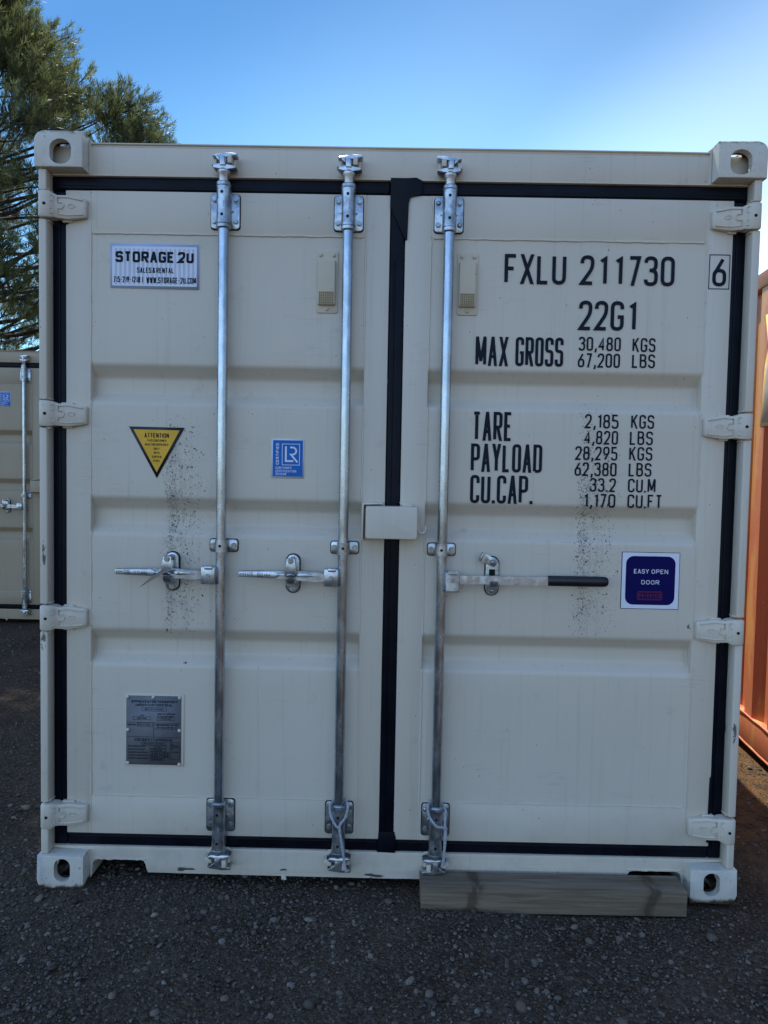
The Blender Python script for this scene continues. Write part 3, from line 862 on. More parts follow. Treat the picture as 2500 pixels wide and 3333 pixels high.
def handle_forged(xr, parent):
    """forged handle lying to the left of its rod"""
    mb = MB()
    # clevis round the pivot, welded to the rod
    mb.box(xr - .061, xr - .013, -.012, .034, 1.077, 1.137, 0, .004)
    mb.box(xr - .048, xr - .020, -.018, -.008, 1.128, 1.140, 0, .003)
    mb.tube([(xr - .016, .012, 1.083), (xr - .015, .010, 1.110), (xr - .016, .012, 1.133)], .004, 8, 0)
    mb.cyl((xr - .037, -.010, 1.107), (xr - .037, -.0175, 1.107), .0078, .0070, 16, 1)
    # bar: thick grip, waist, then the flat by the pivot
    xr += .020
    o = lambda pts: [(xr + x, z) for x, z in pts]
    mb.prism(o([(-.070, 1.091), (-.110, 1.0915), (-.190, 1.097), (-.252, 1.1015), (-.372, 1.1055), (-.373, 1.1245), (-.252, 1.1275), (-.235, 1.1265), (-.160, 1.1275), (-.105, 1.1235), (-.070, 1.1195)]), -.004, .014, 0, .003)
    mb.prism(o([(-.250, 1.1020), (-.372, 1.1058), (-.3735, 1.1090), (-.3735, 1.1210), (-.372, 1.1244), (-.250, 1.1275), (-.236, 1.119), (-.236, 1.110)]), -.014, -.003, 0, .004)
    mb.prism(o([(-.240, 1.1165), (-.150, 1.1210), (-.100, 1.1135), (-.150, 1.1070), (-.240, 1.1120)]), -.012, -.002, 0, .003)
    # raised casting letters
    f = lambda q: (q.x, q.y)
    text(mb, 'HH 05', xr - .367, xr - .322, 1.1105, 1.1215, -.0147, 2, .16, .35)
    cx, cz = xr - .286, 1.1135
    text(mb, 'HH 05', xr - .308, xr - .264, 1.1080, 1.1190, -.0147, 2, .16, .35, rot=lambda q: (2 * cx - q.x, 2 * cz - q.y))
    mb.shift(0, 0, .0065)
    return mb.build('handle', [M_FORGE, M_BOLT, M_HOLE], parent)

def handle_long(xr, parent):
    """flat bar handle with a black sleeve, lying to the right of its rod"""
    mb = MB()
    mb.box(xr + .013, xr + .060, -.012, .034, 1.0655, 1.1330, 0, .004)
    mb.box(xr + .020, xr + .054, -.018, -.008, 1.1250, 1.1385, 0, .003)
    mb.tube([(xr + .016, .012, 1.070), (xr + .015, .010, 1.100), (xr + .016, .012, 1.132)], .0045, 8, 0)
    mb.cyl((xr + .036, -.010, 1.106), (xr + .036, -.0175, 1.106), .0085, .0075, 16, 1)
    path = [(.060, .006, 1.1075), (.085, .004, 1.1070), (.105, .012, 1.1068), (.130, .012, 1.1080), (.150, .004, 1.1085), (.210, .000, 1.1085), (.260, .006, 1.1065), (.300, .010, 1.1070), (.390, .010, 1.1080)]
    rings = []
    for x, y, z in path:
        rings.append([mb.bm.verts.new((xr + x, yy, zz)) for yy, zz in ((y - .006, z - .0145), (y - .006, z + .0145), (y + .006, z + .0145), (y + .006, z - .0145))])
    for a, b in zip(rings, rings[1:]):
        for k in range(4): mb._face([a[k], a[(k + 1) % 4], b[(k + 1) % 4], b[k]], 0)
    mb._face(rings[0][::-1], 0); mb._face(rings[-1], 0)
    mb.shift(0, 0, .007)
    h = mb.build('handle', [M_FORGE, M_BOLT], parent, 12)
    g = MB()
    px = [(.363, .95), (.365, 1), (.542, 1), (.557, .97), (.564, .86), (.568, .62), (.570, .25)]
    rings = []
    for x, k in px:
        rings.append([g.bm.verts.new((xr + x, .008 + .0125 * k * math.cos(a), 1.1163 + .0180 * k * math.sin(a))) for a in [2 * math.pi * j / 20 for j in range(20)]])
    for a, b in zip(rings, rings[1:]):
        for k in range(20): g._face([a[k], a[(k + 1) % 20], b[(k + 1) % 20], b[k]], 0)
    g._face(rings[0][::-1], 0); g._face(rings[-1], 0)
    g.build('handle_grip', M_BLK, parent)
    return h

def catch(xc, zc, open_, parent):
    """handle retainer on the door: oval plate, hasp, lower cradle"""
    mb = MB()
    hw, hh = .0225, .0665
    def capsule(w, h): return arc(xc, zc + h - w, w, 0, 180, 10) + arc(xc, zc - h + w, w, 180, 360, 10)
    mb.prism(capsule(hw + .003, hh + .003), FY - .004, FY + .0005, 1)
    mb.prism(capsule(hw, hh), FY - .0105, FY - .004, 0, .003, 3)
    zb, zt = zc - .0515, zc + .0500
    (mb.dome if open_ else mb.hexbolt)(xc, zb, FY - .0105, .0095, .007, 2)
    # cradle
    mb.tube([(xc, FY - .010, zc - .035), (xc, .012, zc - .036), (xc, -.008, zc - .031), (xc, -.018, zc - .018), (xc, -.0185, zc - .010)], .0058, 8, 0)
    for dx in (-.008, -.004, .004, .008):
        mb.tube([(xc + dx, FY - .010, zc - .035), (xc + dx, .012, zc - .036), (xc + dx, -.008, zc - .031), (xc + dx, -.018, zc - .018), (xc + dx, -.0185, zc - .010)], .0055, 8, 0)
    if not open_:
        mb.cyl((xc, FY - .010, zt), (xc, -.008, zt), .010, n=14, m=0)
        mb.prism([(xc + x, zc + z) for x, z in ((-.010, .060), (.010, .060), (.0155, .054), (.0150, .030), (.0175, .016), (.0230, .004), (.0130, -.007), (-.0130, -.007), (-.0230, .004), (-.0175, .016), (-.0150, .030), (-.0155, .054))], -.0190, -.0135, 0, .0022)
        mb.tube([(xc - .011, -.019, zc + .001), (xc, -.0225, zc + .004), (xc + .011, -.019, zc + .001)], .0035, 8, 0)
        mb.hexbolt(xc, zt, -.0190, .0090, .0085, 2)
    else:
        mb.cyl((xc, FY - .010, zt), (xc, FY - .022, zt), .011, n=14, m=0)
        a = R(155); ca, sa = math.cos(a), math.sin(a)
        rr = lambda x, z: (xc + x * ca - z * sa, zt + x * sa + z * ca)
        mb.prism([rr(x, z) for x, z in ((-.014, -.009), (-.009, -.0145), (.030, -.0160), (.046, -.0150), (.046, .0150), (.030, .0160), (-.009, .0145), (-.014, .009))], FY - .0275, FY - .0215, 0, .002)
        mb.prism([rr(x, z) for x, z in ((.040, -.0155), (.048, -.0155), (.048, .0155), (.040, .0155))], FY - .040, FY - .0215, 0, .0025)
        mb.dome(xc, zt, FY - .0275, .0100, .008, 2)
        mb.prism([(xc - .0105, zc + .002), (xc + .0105, zc + .002), (xc + .0105, zc + .0235), (xc - .0105, zc + .0235)], FY - .0112, FY - .006, 3)
    return mb.build('handle_catch', [M_ZINC, M_RUB, M_BOLT, M_HOLE], parent)

def lettering(parent, rows, **kw):
    for s_, x0, x1, z0, z1 in rows:
        mb = MB()
        text(mb, s_, x0, x1, z0, z1, FY - .0012, 0, **kw)
        mb.build('lettering', M_INK, parent, None, False)

def quad_sticker(mb, x0, x1, z0, z1, y, m): mb.flat([(x0, z0), (x1, z0), (x1, z1), (x0, z1)], y, m)

def lr_sticker(parent, dz=0):
    mb = MB()
    x0, x1, z0, z1 = .7945, .9085, 1.4495 + dz, 1.5845 + dz
    w, h = x1 - x0, z1 - z0
    mb.prism([(x0, z0), (x1, z0), (x1, z1), (x0, z1)], FY - .0012, FY + .004, 0)
    y = FY - .0018
    X = lambda u: x0 + u * w
    Z = lambda v: z1 - v * h
    quad_sticker(mb, X(.050), X(.960), Z(.955), Z(.03), y, 1)
    y -= .0005
    text(mb, 'CONTAINER', X(.135), X(.62), Z(.765), Z(.705), y, 0, .15, .35)
    text(mb, 'CERTIFICATION', X(.135), X(.765), Z(.850), Z(.788), y, 0, .15, .35)
    text(mb, 'SCHEME', X(.135), X(.475), Z(.925), Z(.865), y, 0, .15, .35)
    # the word running up the left side
    H = .077 * h; Lg = .545 * h
    text(mb, 'CERTIFIED', 0, Lg, 0, .090 * w, y, 0, .2, .3, rot=lambda q: (X(.235) - q.y, Z(.655) + q.x))
    fr = [Vector((X(.335), Z(.125))), Vector((X(.860), Z(.125))), Vector((X(.860), Z(.660))), Vector((X(.335), Z(.660)))]
    stroke(mb, fr, .018 * w, y, 0, True)
    stroke(mb, [Vector((X(.445), Z(.185))), Vector((X(.445), Z(.560))), Vector((X(.67), Z(.560)))], .055 * w, y, 0)
    rp = [Vector((X(.575), Z(.210)))] + [Vector((X(.64 + .118 * math.sin(R(a))), Z(.302 - .092 * math.cos(R(a))))) for a in range(0, 181, 15)] + [Vector((X(.60), Z(.394))), Vector((X(.80), Z(.590)))]
    stroke(mb, rp, .052 * w, y, 0)
    return mb.build('certification_sticker', [M_WHITE, M_BLUE], parent, None)

def container(name, loc, paint, castm, full):
    root = empty(name, loc)
    P = lambda mb, n, par=root, mat=paint, **k: mb.build(n, mat, par, **k)
    # --- frame
    for top in (0, 1):
        for rt_ in (0, 1):
            for fr in (0, 1): casting(top, rt_, fr, castm, root)
    for rt_ in (0, 1):
        mb = MB()
        hz = (2.354, 1.655, .953, .255)
        ends = [H_ - .119] + [q for z in hz for q in (z + .0475, z - .0475)] + [.119]
        for a, b in zip(ends[::2], ends[1::2]):
            mb.box(.0085, .0350, .0120, FY + .004, b, a, 0, .0045, 3)
            if a != ends[0]: mb.box(.034, .0405, .020, FY + .002, a - .006, a - .0005, 0, .002)
            if b != ends[-1]: mb.box(.034, .0405, .020, FY + .002, b + .0005, b + .006, 0, .002)
        mb.box(.0150, .0325, FY + .004, .165, .119, H_ - .119, 0, .002)
        mb.box(.0330, .1550, .105, .165, .119, H_ - .119, 0, .002)
        if rt_: mb.mirror(W_ / 2)
        P(mb, 'corner_post')
        mb = MB()
        mb.box(.004, .140, L_ - .16, L_ - .008, .119, H_ - .119, 0, .006)
        if rt_: mb.mirror(W_ / 2)
        P(mb, 'corner_post')
        mb = MB()
        mb.box(.006, .066, .179, L_ - .179, 2.515, 2.575, 0, .004)
        if rt_: mb.mirror(W_ / 2)
        P(mb, 'top_rail')
        mb = MB()
        mb.box(.008, .058, .179, L_ - .179, .035, .165, 0, .004)
        if rt_: mb.mirror(W_ / 2)
        P(mb, 'bottom_rail')
        # corrugated side
        mb = MB()
        pitch, dep = .278, .036
        ys = .166; prof = []
        while ys < L_ - .16:
            prof += [(.010, ys), (.010, ys + .070), (.010 + dep, ys + .138), (.010 + dep, ys + .208)]
            ys += pitch
        prof = [q for q in prof if q[1] < L_ - .16] + [(.010, L_ - .158)]
        rows = [[mb.bm.verts.new((x, y, z)) for x, y in prof] for z in (.160, 2.520)]
        rows += [[mb.bm.verts.new((x + .002, y, z)) for x, y in prof] for z in (2.520, .160)]
        for a, b in zip(rows, rows[1:] + rows[:1]):
            for k in range(len(prof) - 1): mb._face([a[k], a[k + 1], b[k + 1], b[k]], 0)
        if rt_: mb.mirror(W_ / 2)
        P(mb, 'side_wall', sharp=20)
    mb = MB()
    n = 40
    prof = []
    for k in range(n):
        y = .18 + (L_ - .36) * k / n; q = (L_ - .36) / n
        prof += [(y, 2.560), (y + q * .25, 2.560), (y + q * .5, 2.578), (y + q * .75, 2.578)]
    prof.append((L_ - .18, 2.560))
    rows = [[mb.bm.verts.new((x, y, z - dz)) for y, z in prof] for x, dz in ((.06, 0), (W_ - .06, 0), (W_ - .06, .003), (.06, .003))]
    for a, b in zip(rows, rows[1:] + rows[:1]):
        for k in range(len(prof) - 1): mb._face([a[k], a[k + 1], b[k + 1], b[k]], 0)
    P(mb, 'roof', sharp=20)
    mb = MB()
    prof = []
    for k in range(8):
        x = .14 + (W_ - .28) * k / 8; q = (W_ - .28) / 8
        prof += [(x, L_ - .050), (x + q * .25, L_ - .050), (x + q * .5, L_ - .012), (x + q * .75, L_ - .012)]
    prof.append((W_ - .14, L_ - .050))
    rows = [[mb.bm.verts.new((x, y - dy, z)) for x, y in prof] for z, dy in ((.12, 0), (2.52, 0), (2.52, .003), (.12, .003))]
    for a, b in zip(rows, rows[1:] + rows[:1]):
        for k in range(len(prof) - 1): mb._face([a[k], a[k + 1], b[k + 1], b[k]], 0)
    mb.box(.163, W_ - .163, L_ - .10, L_ - .004, 2.52, 2.575, 0, .003)
    mb.box(.163, W_ - .163, L_ - .10, L_ - .004, .03, .12, 0, .003)
    P(mb, 'end_wall', sharp=20)
    mb = MB(); mb.box(.06, W_ - .06, .16, L_ - .11, .10, .155, 0)
    P(mb, 'floor_deck', mat=M_BLK)
    # header with its rolled top edge
    mb = MB()
    mb.box(.0335, W_ - .0335, FY, .178, 2.4660, 2.5640, 0, .003)
    mb.box(.163, W_ - .163, FY + .003, .182, 2.5640, 2.5755, 0, .003)
    mb.tube([(.170, FY - .001, 2.5735), (.60, FY - .001, 2.5740), (1.2, FY - .001, 2.5735), (1.8, FY - .001, 2.5745), (2.268, FY - .001, 2.5735)], .0030, 8, 0)
    rng = random.Random(11)
    for xx in (.166, W_ - .166):
        mb.tube([(xx, FY, 2.470 + .1 * k / 9 + rng.uniform(-.002, .002)) for k in range(10)], .0042, 6, 0)
    mb.tube([(.04, FY, 2.4685), (.3, FY, 2.4680), (.8, FY, 2.4690), (1.4, FY, 2.4682), (2.398, FY, 2.4686)], .0022, 6, 0)
    for sgn in (0, 1):   # gusset between casting and header, sloping up to the casting
        g = MB(); g.prism([(.163, 2.572), (.180, 2.572), (.176, 2.580), (.163, 2.589)], FY + .001, .15, 0)
        if sgn: g.mirror(W_ / 2)
        me = bpy.data.meshes.new('t'); g.bm.to_mesh(me); g.bm.free(); mb.bm.from_mesh(me); bpy.data.meshes.remove(me)
    P(mb, 'header')
    # sill with its two fork pockets cut out
    mb = MB()
    poly = [(.0335, .1290), (.0335, .1190), (.163, .1190), (.163, .012), (.170, .020), (.1735, .036), (.1725, .070), (.180, .0795), (.196, .0815), (.345, .0830), (.357, .080), (.3640, .068), (.3665, .048), (.3700, .0365),
            (.62, .0355), (1.0, .0345), (1.219, .0340)]
    poly += [(W_ - x, z + (.0006 if x > .3 else 0)) for x, z in poly[::-1][1:]]
    mb.prism(poly, FY, .170, 0, .002)
    # torn lip on the lower edge
    mb.prism([(.846, .040), (.862, .040), (.866, .020), (.862, .024), (.858, .018), (.853, .025), (.848, .019)], FY - .001, FY + .004, 0, .001)
    rng = random.Random(8)
    for a, b in (((.178, .0845), (.36, .0860)), ((2.075, .0860), (2.26, .0845))):
        mb.tube([(a[0] + (b[0] - a[0]) * k / 14, FY, a[1] + rng.uniform(-.002, .002)) for k in range(15)], [.0035 * rng.uniform(.7, 1.3) for _ in range(15)], 6, 0)
    P(mb, 'sill')
    # --- doors
    dl = door_mesh(True, paint, root); dr = door_mesh(False, paint, root)
    gasket(True, dl); gasket(False, dr)
    for i, z in enumerate((2.354, 1.655, .953, .255)):
        hinge(z, False, paint, dl, i); hinge(z - .002, True, paint, dr, i + 10)
    if full:
        vent(.943, 1.0165, 2.0170, 2.2260, M_VENT, dl)
        vent(1.4235, 1.4950, 2.0180, 2.2275, M_VENT, dr)
    # lock box on the right door and the angle that meets it on the left door
    mb = MB()
    b0, b1, t0, t1 = 1.1275, 1.3020, 1.2515, 1.3610
    yf = -.030
    th = .004
    mb.prism(rrect(b0, b1, t0, t1, .010), yf, yf + th, 0, .003, 3)
    mb.box(b0 + .001, b1 - .001, yf + th, FY - .01, t1 - th, t1 - .0005, 0, .001)
    mb.box(b1 - th, b1 - .0005, yf + th, FY, t0 + .002, t1 - .004, 0, .001)
    mb.box(b0 + .0005, b0 + th, yf + th, .015, t0 + .002, t1 - .004, 0, .001)
    mb.box(1.252, b1 - .001, yf + th, FY, t0 - .002 + .004, t0 + .006, 0, .001)
    mb.prism([(1.255, 1.354), (1.290, 1.362), (1.262, 1.376), (1.240, 1.374)], .03, FY + .001, 0, .002)
    hk = [(1.3040, .02, 1.3000), (1.3045, .02, 1.2890)] + [(1.3185 - .0125 * math.cos(R(a)), .02, 1.2835 - .0125 * math.sin(R(a))) for a in range(10, 171, 16)] + [(1.3312, .02, 1.2890), (1.3312, .02, 1.2960)]
    mb.tube([(x, y - .016, z) for x, y, z in hk], .0044, 8, 0)
    mb.build('lock_box', paint, dr)
    mb = MB()
    mb.prism([(1.1130, 1.2430), (1.1185, 1.2430), (1.1185, 1.3640), (1.1205, 1.3665), (1.1840, 1.3665), (1.1840, 1.3720), (1.1175, 1.3720), (1.1130, 1.3675)], .004, FY + .002, 0, .0012)
    mb.build('lock_box_angle', paint, dl)
    # --- locking rods
    for i, xr in enumerate((.630, 1.050, 1.390)):
        mb = MB()
        mb.tube([(xr, ROD_Y, .17), (xr - .0006, ROD_Y, .8), (xr + .0006, ROD_Y, 1.5), (xr, ROD_Y, 2.44)], .01735, 24, 0)
        rod = mb.build('lock_rod', M_ROD, root)
        bracket(xr, True, i == 2, rod); bracket(xr, False, i == 2, rod)
        cam_end(xr, True, i == 2, rod); cam_end(xr, False, i == 2, rod)
        keeper(xr, True, i == 2, paint, root); keeper(xr, False, i == 2, paint, root)
        clamp(xr + .004 if i < 2 else xr, rod)
        if i < 2:
            handle_forged(xr, rod)
            catch(xr - .174, 1.1195, False, rod)
        else:
            handle_long(xr, rod); catch(xr + .177, 1.1240, True, rod)
    lr_sticker(dl, 0 if full else .605)
    if not full: return root
    # --- right door lettering
    big = dict(sw=.155, gap=.42, rad=.5)
    lettering(dr, [("FXLU", 1.5840, 1.7941, 2.1272, 2.2276)], sw=.122, gap=.27, rad=.5)
    lettering(dr, [("211730", 1.8425, 2.1633, 2.1278, 2.2276)], sw=.122, gap=.27, rad=.5, pad1=.22)
    lettering(dr, [("22G1", 1.8421, 2.0451, 1.9748, 2.0750)], sw=.122, gap=.27, rad=.5, pad1=.2)
    lettering(dr, [("MAX", 1.4920, 1.6045, 1.8478, 1.9475), ("GROSS", 1.6291, 1.7929, 1.8490, 1.9480)], sw=.104, gap=.27, rad=.5)
    lettering(dr, [("30,480", 1.8446, 1.9887, 1.9053, 1.9528), ("67,200", 1.8435, 1.9878, 1.8486, 1.8972),
                   ("KGS", 2.0287, 2.1073, 1.9042, 1.9520), ("LBS", 2.0289, 2.1076, 1.8496, 1.8972),
                   ("2,185", 1.8738, 1.9902, 1.6408, 1.6894), ("4,820", 1.8736, 1.9902, 1.5858, 1.6335),
                   ("28,295", 1.8441, 1.9901, 1.5313, 1.5791), ("62,380", 1.8439, 1.9888, 1.4766, 1.5243),
                   ("33.2", 1.8980, 1.9881, 1.4227, 1.4705), ("1,170", 1.8793, 1.9880, 1.3682, 1.4159),
                   ("KGS", 2.0329, 2.1123, 1.6424, 1.6900), ("LBS", 2.0304, 2.1099, 1.5864, 1.6341),
                   ("KGS", 2.0303, 2.1100, 1.5329, 1.5800), ("LBS", 2.0303, 2.1088, 1.4780, 1.5252),
                   ("CU.M", 2.0297, 2.1248, 1.4231, 1.4704), ("CU.FT", 2.0297, 2.1491, 1.3686, 1.4163)], sw=.128, gap=.30, rad=.5)
    lettering(dr, [("TARE", 1.4874, 1.6258, 1.5916, 1.6914), ("PAYLOAD", 1.4850, 1.7310, 1.4841, 1.5817), ("CU.CAP.", 1.4851, 1.7021, 1.3755, 1.4735)], sw=.110, gap=.27, rad=.5)
    mb = MB()
    x0, x1, z0, z1 = 2.2806, 2.3491, 2.1218, 2.2359
    text(mb, '6', 2.2915, 2.3388, 2.1300, 2.2270, FY - .0012, 0, sw=.125, rad=.5)
    stroke(mb, [Vector(q) for q in ((x0, z0), (x1, z0), (x1, z1), (x0, z1))], .0028, FY - .0012, 0, True)
    mb.build('lettering', M_INK, dr, None, False)
    # --- advertising sticker
    mb = MB()
    x0, x1, z0, z1 = .2362, .5386, 2.0902, 2.2406
    mb.prism([(x0, z0 + .0008), (x1 + .001, z0 - .0006), (x1 - .001, z1 - .0006), (x0 - .0005, z1 + .0008)], FY - .0012, FY + .004, 1)
    w, h = x1 - x0, z1 - z0
    X = lambda u: x0 + u * w
    Z = lambda v: z1 - v * h
    y = FY - .0018
    quad_sticker(mb, X(.020), X(.978), Z(.945), Z(.06), y, 0)
    for k in range(18):
        xx = X(.062) + k * (X(.938) - X(.062)) / 17
        q = .0126 * w
        mb.flat(arc(xx, Z(.130), q, 0, 180, 6) + arc(xx, Z(.890), q, 180, 360, 6), y - .0005, 2)
    y -= .001
    text(mb, 'STORAGE', X(.058), X(.725), Z(.420), Z(.172), y, 3, .225, .22, .22)
    text(mb, '2U', X(.765), X(.945), Z(.420), Z(.172), y, 3, .225, .22, .22)
    text(mb, 'SALES & RENTAL', X(.302), X(.718), Z(.652), Z(.530), y, 3, .165, .32, .25)
    text(mb, '715-219-1218', X(.036), X(.338), Z(.872), Z(.738), y, 3, .155, .34, .25)
    text(mb, '|', X(.362), X(.372), Z(.872), Z(.738), y, 3, .15)
    text(mb, 'WWW.STORAGE-2U.COM', X(.408), X(.972), Z(.880), Z(.746), y, 3, .155, .30, .25)
    mb.build('advert_sticker', [M_WHITE, M_LILAC, M_STRIPE, M_INK], dl, None)
    # --- yellow warning triangle
    mb = MB()
    A, B, C_ = Vector((.3005, 1.6185)), Vector((.4931, 1.6172)), Vector((.3975, 1.4414))
    mb.prism([tuple(A), tuple(C_), tuple(B)], FY - .0012, FY + .004, 0)
    ce = (A + B + C_) / 3 + Vector((0, .0015))
    k = .83
    mb.flat([tuple(ce + (q - ce) * k) for q in (A, C_, B)], FY - .0018, 1)
    y = FY - .0023
    for s_, wd, zc_, hh in (('ATTENTION', .0850, 1.5890, .0160), ('THIS CONTAINER', .0670, 1.5713, .0078), ('MUST BE REPAIRED', .0800, 1.5573, .0078), ('ONLY', .0210, 1.5433, .0075),
                            ('WITH', .0195, 1.5293, .0078), ('CORTEN', .0320, 1.5150, .0078), ('STEEL', .0240, 1.5012, .0075)):
        text(mb, s_, .3972 - wd / 2, .3972 + wd / 2, zc_ - hh / 2, zc_ + hh / 2, y, 2, .17, .30, .4)
    mb.build('warning_sticker', [M_CHAR, M_YEL, M_INK], dl, None)
    # --- instruction sticker on the right door
    mb = MB()
    x0, x1, z0, z1 = 2.0175, 2.2187, 1.0178, 1.2166
    w, h = x1 - x0, z1 - z0
    X = lambda u: x0 + u * w
    Z = lambda v: z1 - v * h
    mb.prism([(x0, z0), (x1, z0), (x1, z1), (x0, z1)], FY - .0012, FY + .004, 3)
    quad_sticker(mb, X(.009), X(.991), Z(.991), Z(.009), FY - .0017, 0)
    mb.flat(rrect(X(.073), X(.925), Z(.925), Z(.070), .027, 6), FY - .0022, 1)
    y = FY - .0027
    text(mb, 'EASY', X(.213), X(.470), Z(.375), Z(.300), y, 0, .14, .34, .5, serif=True)
    text(mb, 'OPEN', X(.515), X(.800), Z(.375), Z(.300), y, 0, .14, .34, .5, serif=True)
    text(mb, 'DOOR', X(.345), X(.655), Z(.565), Z(.490), y, 0, .14, .34, .5, serif=True)
    text(mb, 'PATENTED', X(.315), X(.675), Z(.795), Z(.730), y, 2, .11, .34, .4)
    for q in (.0, .016):
        fr = rrect(X(.300 - q), X(.690 + q), Z(.820 + q), Z(.705 - q), .005, 4)
        stroke(mb, [Vector(p) for p in fr], .0012, y, 2, True)
    mb.build('instruction_sticker', [M_WHITE, M_NAVY, M_REDV, M_INK], dr, None)
    # --- approval plate on a painted backing
    mb = MB()
    x0, x1, z0, z1 = .2942, .4880, .4293, .6759
    w, h = x1 - x0, z1 - z0
    X = lambda u: x0 + u * w
    Z = lambda v: z1 - v * h
    mb.prism([(x0 - .006, z0 - .006), (x1 + .009, z0 - .006), (x1 + .009, z1 + .006), (x0 - .004, z1 + .006)], FY - .0025, FY + .003, 0, .0012)
    mb.prism([(x0, z0), (x1, z0), (x1, z1), (x0, z1)], FY - .0040, FY - .0026, 1)
    y = FY - .0046
    def T(s_, u0, u1, v0, v1, sw=.17): text(mb, s_, X(u0), X(u1), Z(v1), Z(v0), y, 2, sw, .30, .35)
    def Bx(u0, u1, v0, v1): stroke(mb, [Vector(q) for q in ((X(u0), Z(v1)), (X(u1), Z(v1)), (X(u1), Z(v0)), (X(u0), Z(v0)))], .0011, y - .0002, 2, True)
    def Ln(u0, v0, u1, v1): stroke(mb, [Vector((X(u0), Z(v0))), Vector((X(u1), Z(v1)))], .0011, y - .0004, 2)
    T('APPROVED FOR TRANSPORT', .09, .93, .065, .100, .19); T('UNDER CUSTOMS SEAL', .17, .845, .115, .148, .19)
    Bx(.285, .73, .170, .218); T('GB/C 10771 LR/2022', .335, .68, .183, .206)
    T('TYPE', .24, .33, .276, .296); Bx(.125, .44, .303, .346); T('A20-D068', .20, .37, .313, .336)
    T("MANUFACTURER'S NO.", .57, .895, .248, .270); T('OF THE CONTAINER', .57, .855, .283, .305); Bx(.565, .875, .308, .352); T('KY2300 0600', .605, .82, .318, .341)
    Ln(.003, .385, .997, .390); Ln(.5, .388, .5, .595); Ln(.003, .592, .997, .600); Ln(.505, .476, .997, .479)
    T("OWNER'S NO.", .025, .18, .408, .430); Bx(.20, .485, .392, .442); T('FXLU 211730 6', .215, .44, .405, .430)
    T('TIMBER COMPONENT TREATMENT', .53, .965, .405, .430, .16); T('IM / TAILILEUM 400 / 23', .56, .925, .442, .467)
    T('CSC SAFETY APPROVAL', .155, .855, .618, .655, .19)
    Bx(.28, .725, .668, .712); T('GB-LR 26911-02/2022', .315, .68, .678, .702)
    T('DATE MANUFACTURED', .035, .36, .720, .742); Bx(.435, .725, .722, .762); T('07/2023', .51, .64, .731, .753)
    T('IDENTIFICATION NO.', .035, .35, .765, .787); Bx(.435, .725, .768, .806); T('KY2300 0600', .45, .65, .776, .798)
    T('MAXIMUM OPERATING GROSS MASS', .035, .395, .810, .830, .15); Bx(.435, .605, .812, .850); T('30,480 KG', .46, .585, .820, .842)
    Bx(.62, .785, .812, .850); T('67,200 LBS', .64, .77, .820, .842)
    T('ALLOWABLE STACKING LOAD FOR 1.8G', .035, .41, .853, .873, .15); Bx(.435, .605, .857, .895); T('216,000 KG', .45, .585, .865, .887)
    Bx(.62, .785, .857, .895); T('476,200 LBS', .635, .77, .865, .887)
    T('TRANSVERSE RACKING TEST FORCE', .035, .40, .897, .917, .15); Bx(.435, .695, .902, .938); T('150,000 NEWTONS', .46, .66, .910, .930)
    Bx(.805, .97, .670, .920); T('FIRST', .815, .87, .684, .702); T('MAINTENANCE', .815, .955, .708, .726, .15); T('EXAMINATION', .815, .955, .732, .750, .15); T('DATE', .815, .865, .756, .774); T('07/2028', .825, .94, .800, .822)
    for u, v in ((.02, .02), (.49, .02), (.97, .02), (.03, .495), (.97, .495), (.03, .975), (.97, .985)):
        mb.dome(X(u), Z(v), FY - .004, .0065, .006, 0)
    mb.build('approval_plate', [paint, M_PLATE, M_INK], dl, None)
    return root

main = container('shipping_container', (0, 0, 0), M_CREAM, M_CAST, True)
tag(main, 'large cream shipping container in front with black door seals and three lock rods', 'container', 'shipping containers in the yard')
tan = container('shipping_container', (-3.286, 4.41, 0), M_TAN, M_TANCAST, False)
tag(tan, 'tan shipping container standing farther back under the pine tree', 'container', 'shipping containers in the yard')

# ------------------------------------------------------------------ orange container seen along its side
def make_orange():
    M = Mat('weathered_orange_paint', rough=.45, spec=.4)
    base = (.56, .19, .095)
    n1 = M.noise(3, 4); st = M.noise(1, 4, sc=(30, 30, 1.2)); sc = M.noise(22, 5, rough=.7)
    c = M.mix(n1.step(.3, .75) * .5, base, (.56, .185, .085))
    c = M.mix(st.step(.52, .72) * .4, c, (.62, .27, .13))
    # worn yellowish patches low down and scratches
    worn = M.noise(1.0, 5, sc=(4, 4, 1.1), off=(1, 0, 3), rough=.65)
    far = M.y.step(1.10, 1.19) * M.z.step(.35, .8)
    c = M.mix((worn + far * .16).step(.56, .66) * .75, c, (.66, .36, .12))
    fl = M.noise(70, 4, sc=(1, .8, .35), off=(2, 2, 2), rough=.7)
    c = M.mix(fl.step(.63, .68) * .8, c, (.72, .52, .30))
    d, rc = M.voronoi(30, sc=(1, 1, .5))
    c = M.mix(d.lt(rc[0] * .12) * rc[1].gt(.7), c, (.70, .56, .40))
    c = M.mix(sc.step(.66, .72) * .6, c, (.23, .10, .05))
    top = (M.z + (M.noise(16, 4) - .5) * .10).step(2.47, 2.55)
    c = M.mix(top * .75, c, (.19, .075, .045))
    M.color(c); M.bump(n1 + sc * .4, .15, .004)
    return M.m
M_OR = make_orange()
M_DECALG = plain('faded_grey_decal', (.42, .40, .36), .6, 0, .25, 9)
M_DECALY = plain('yellow_decal_border', (.72, .52, .08), .5)
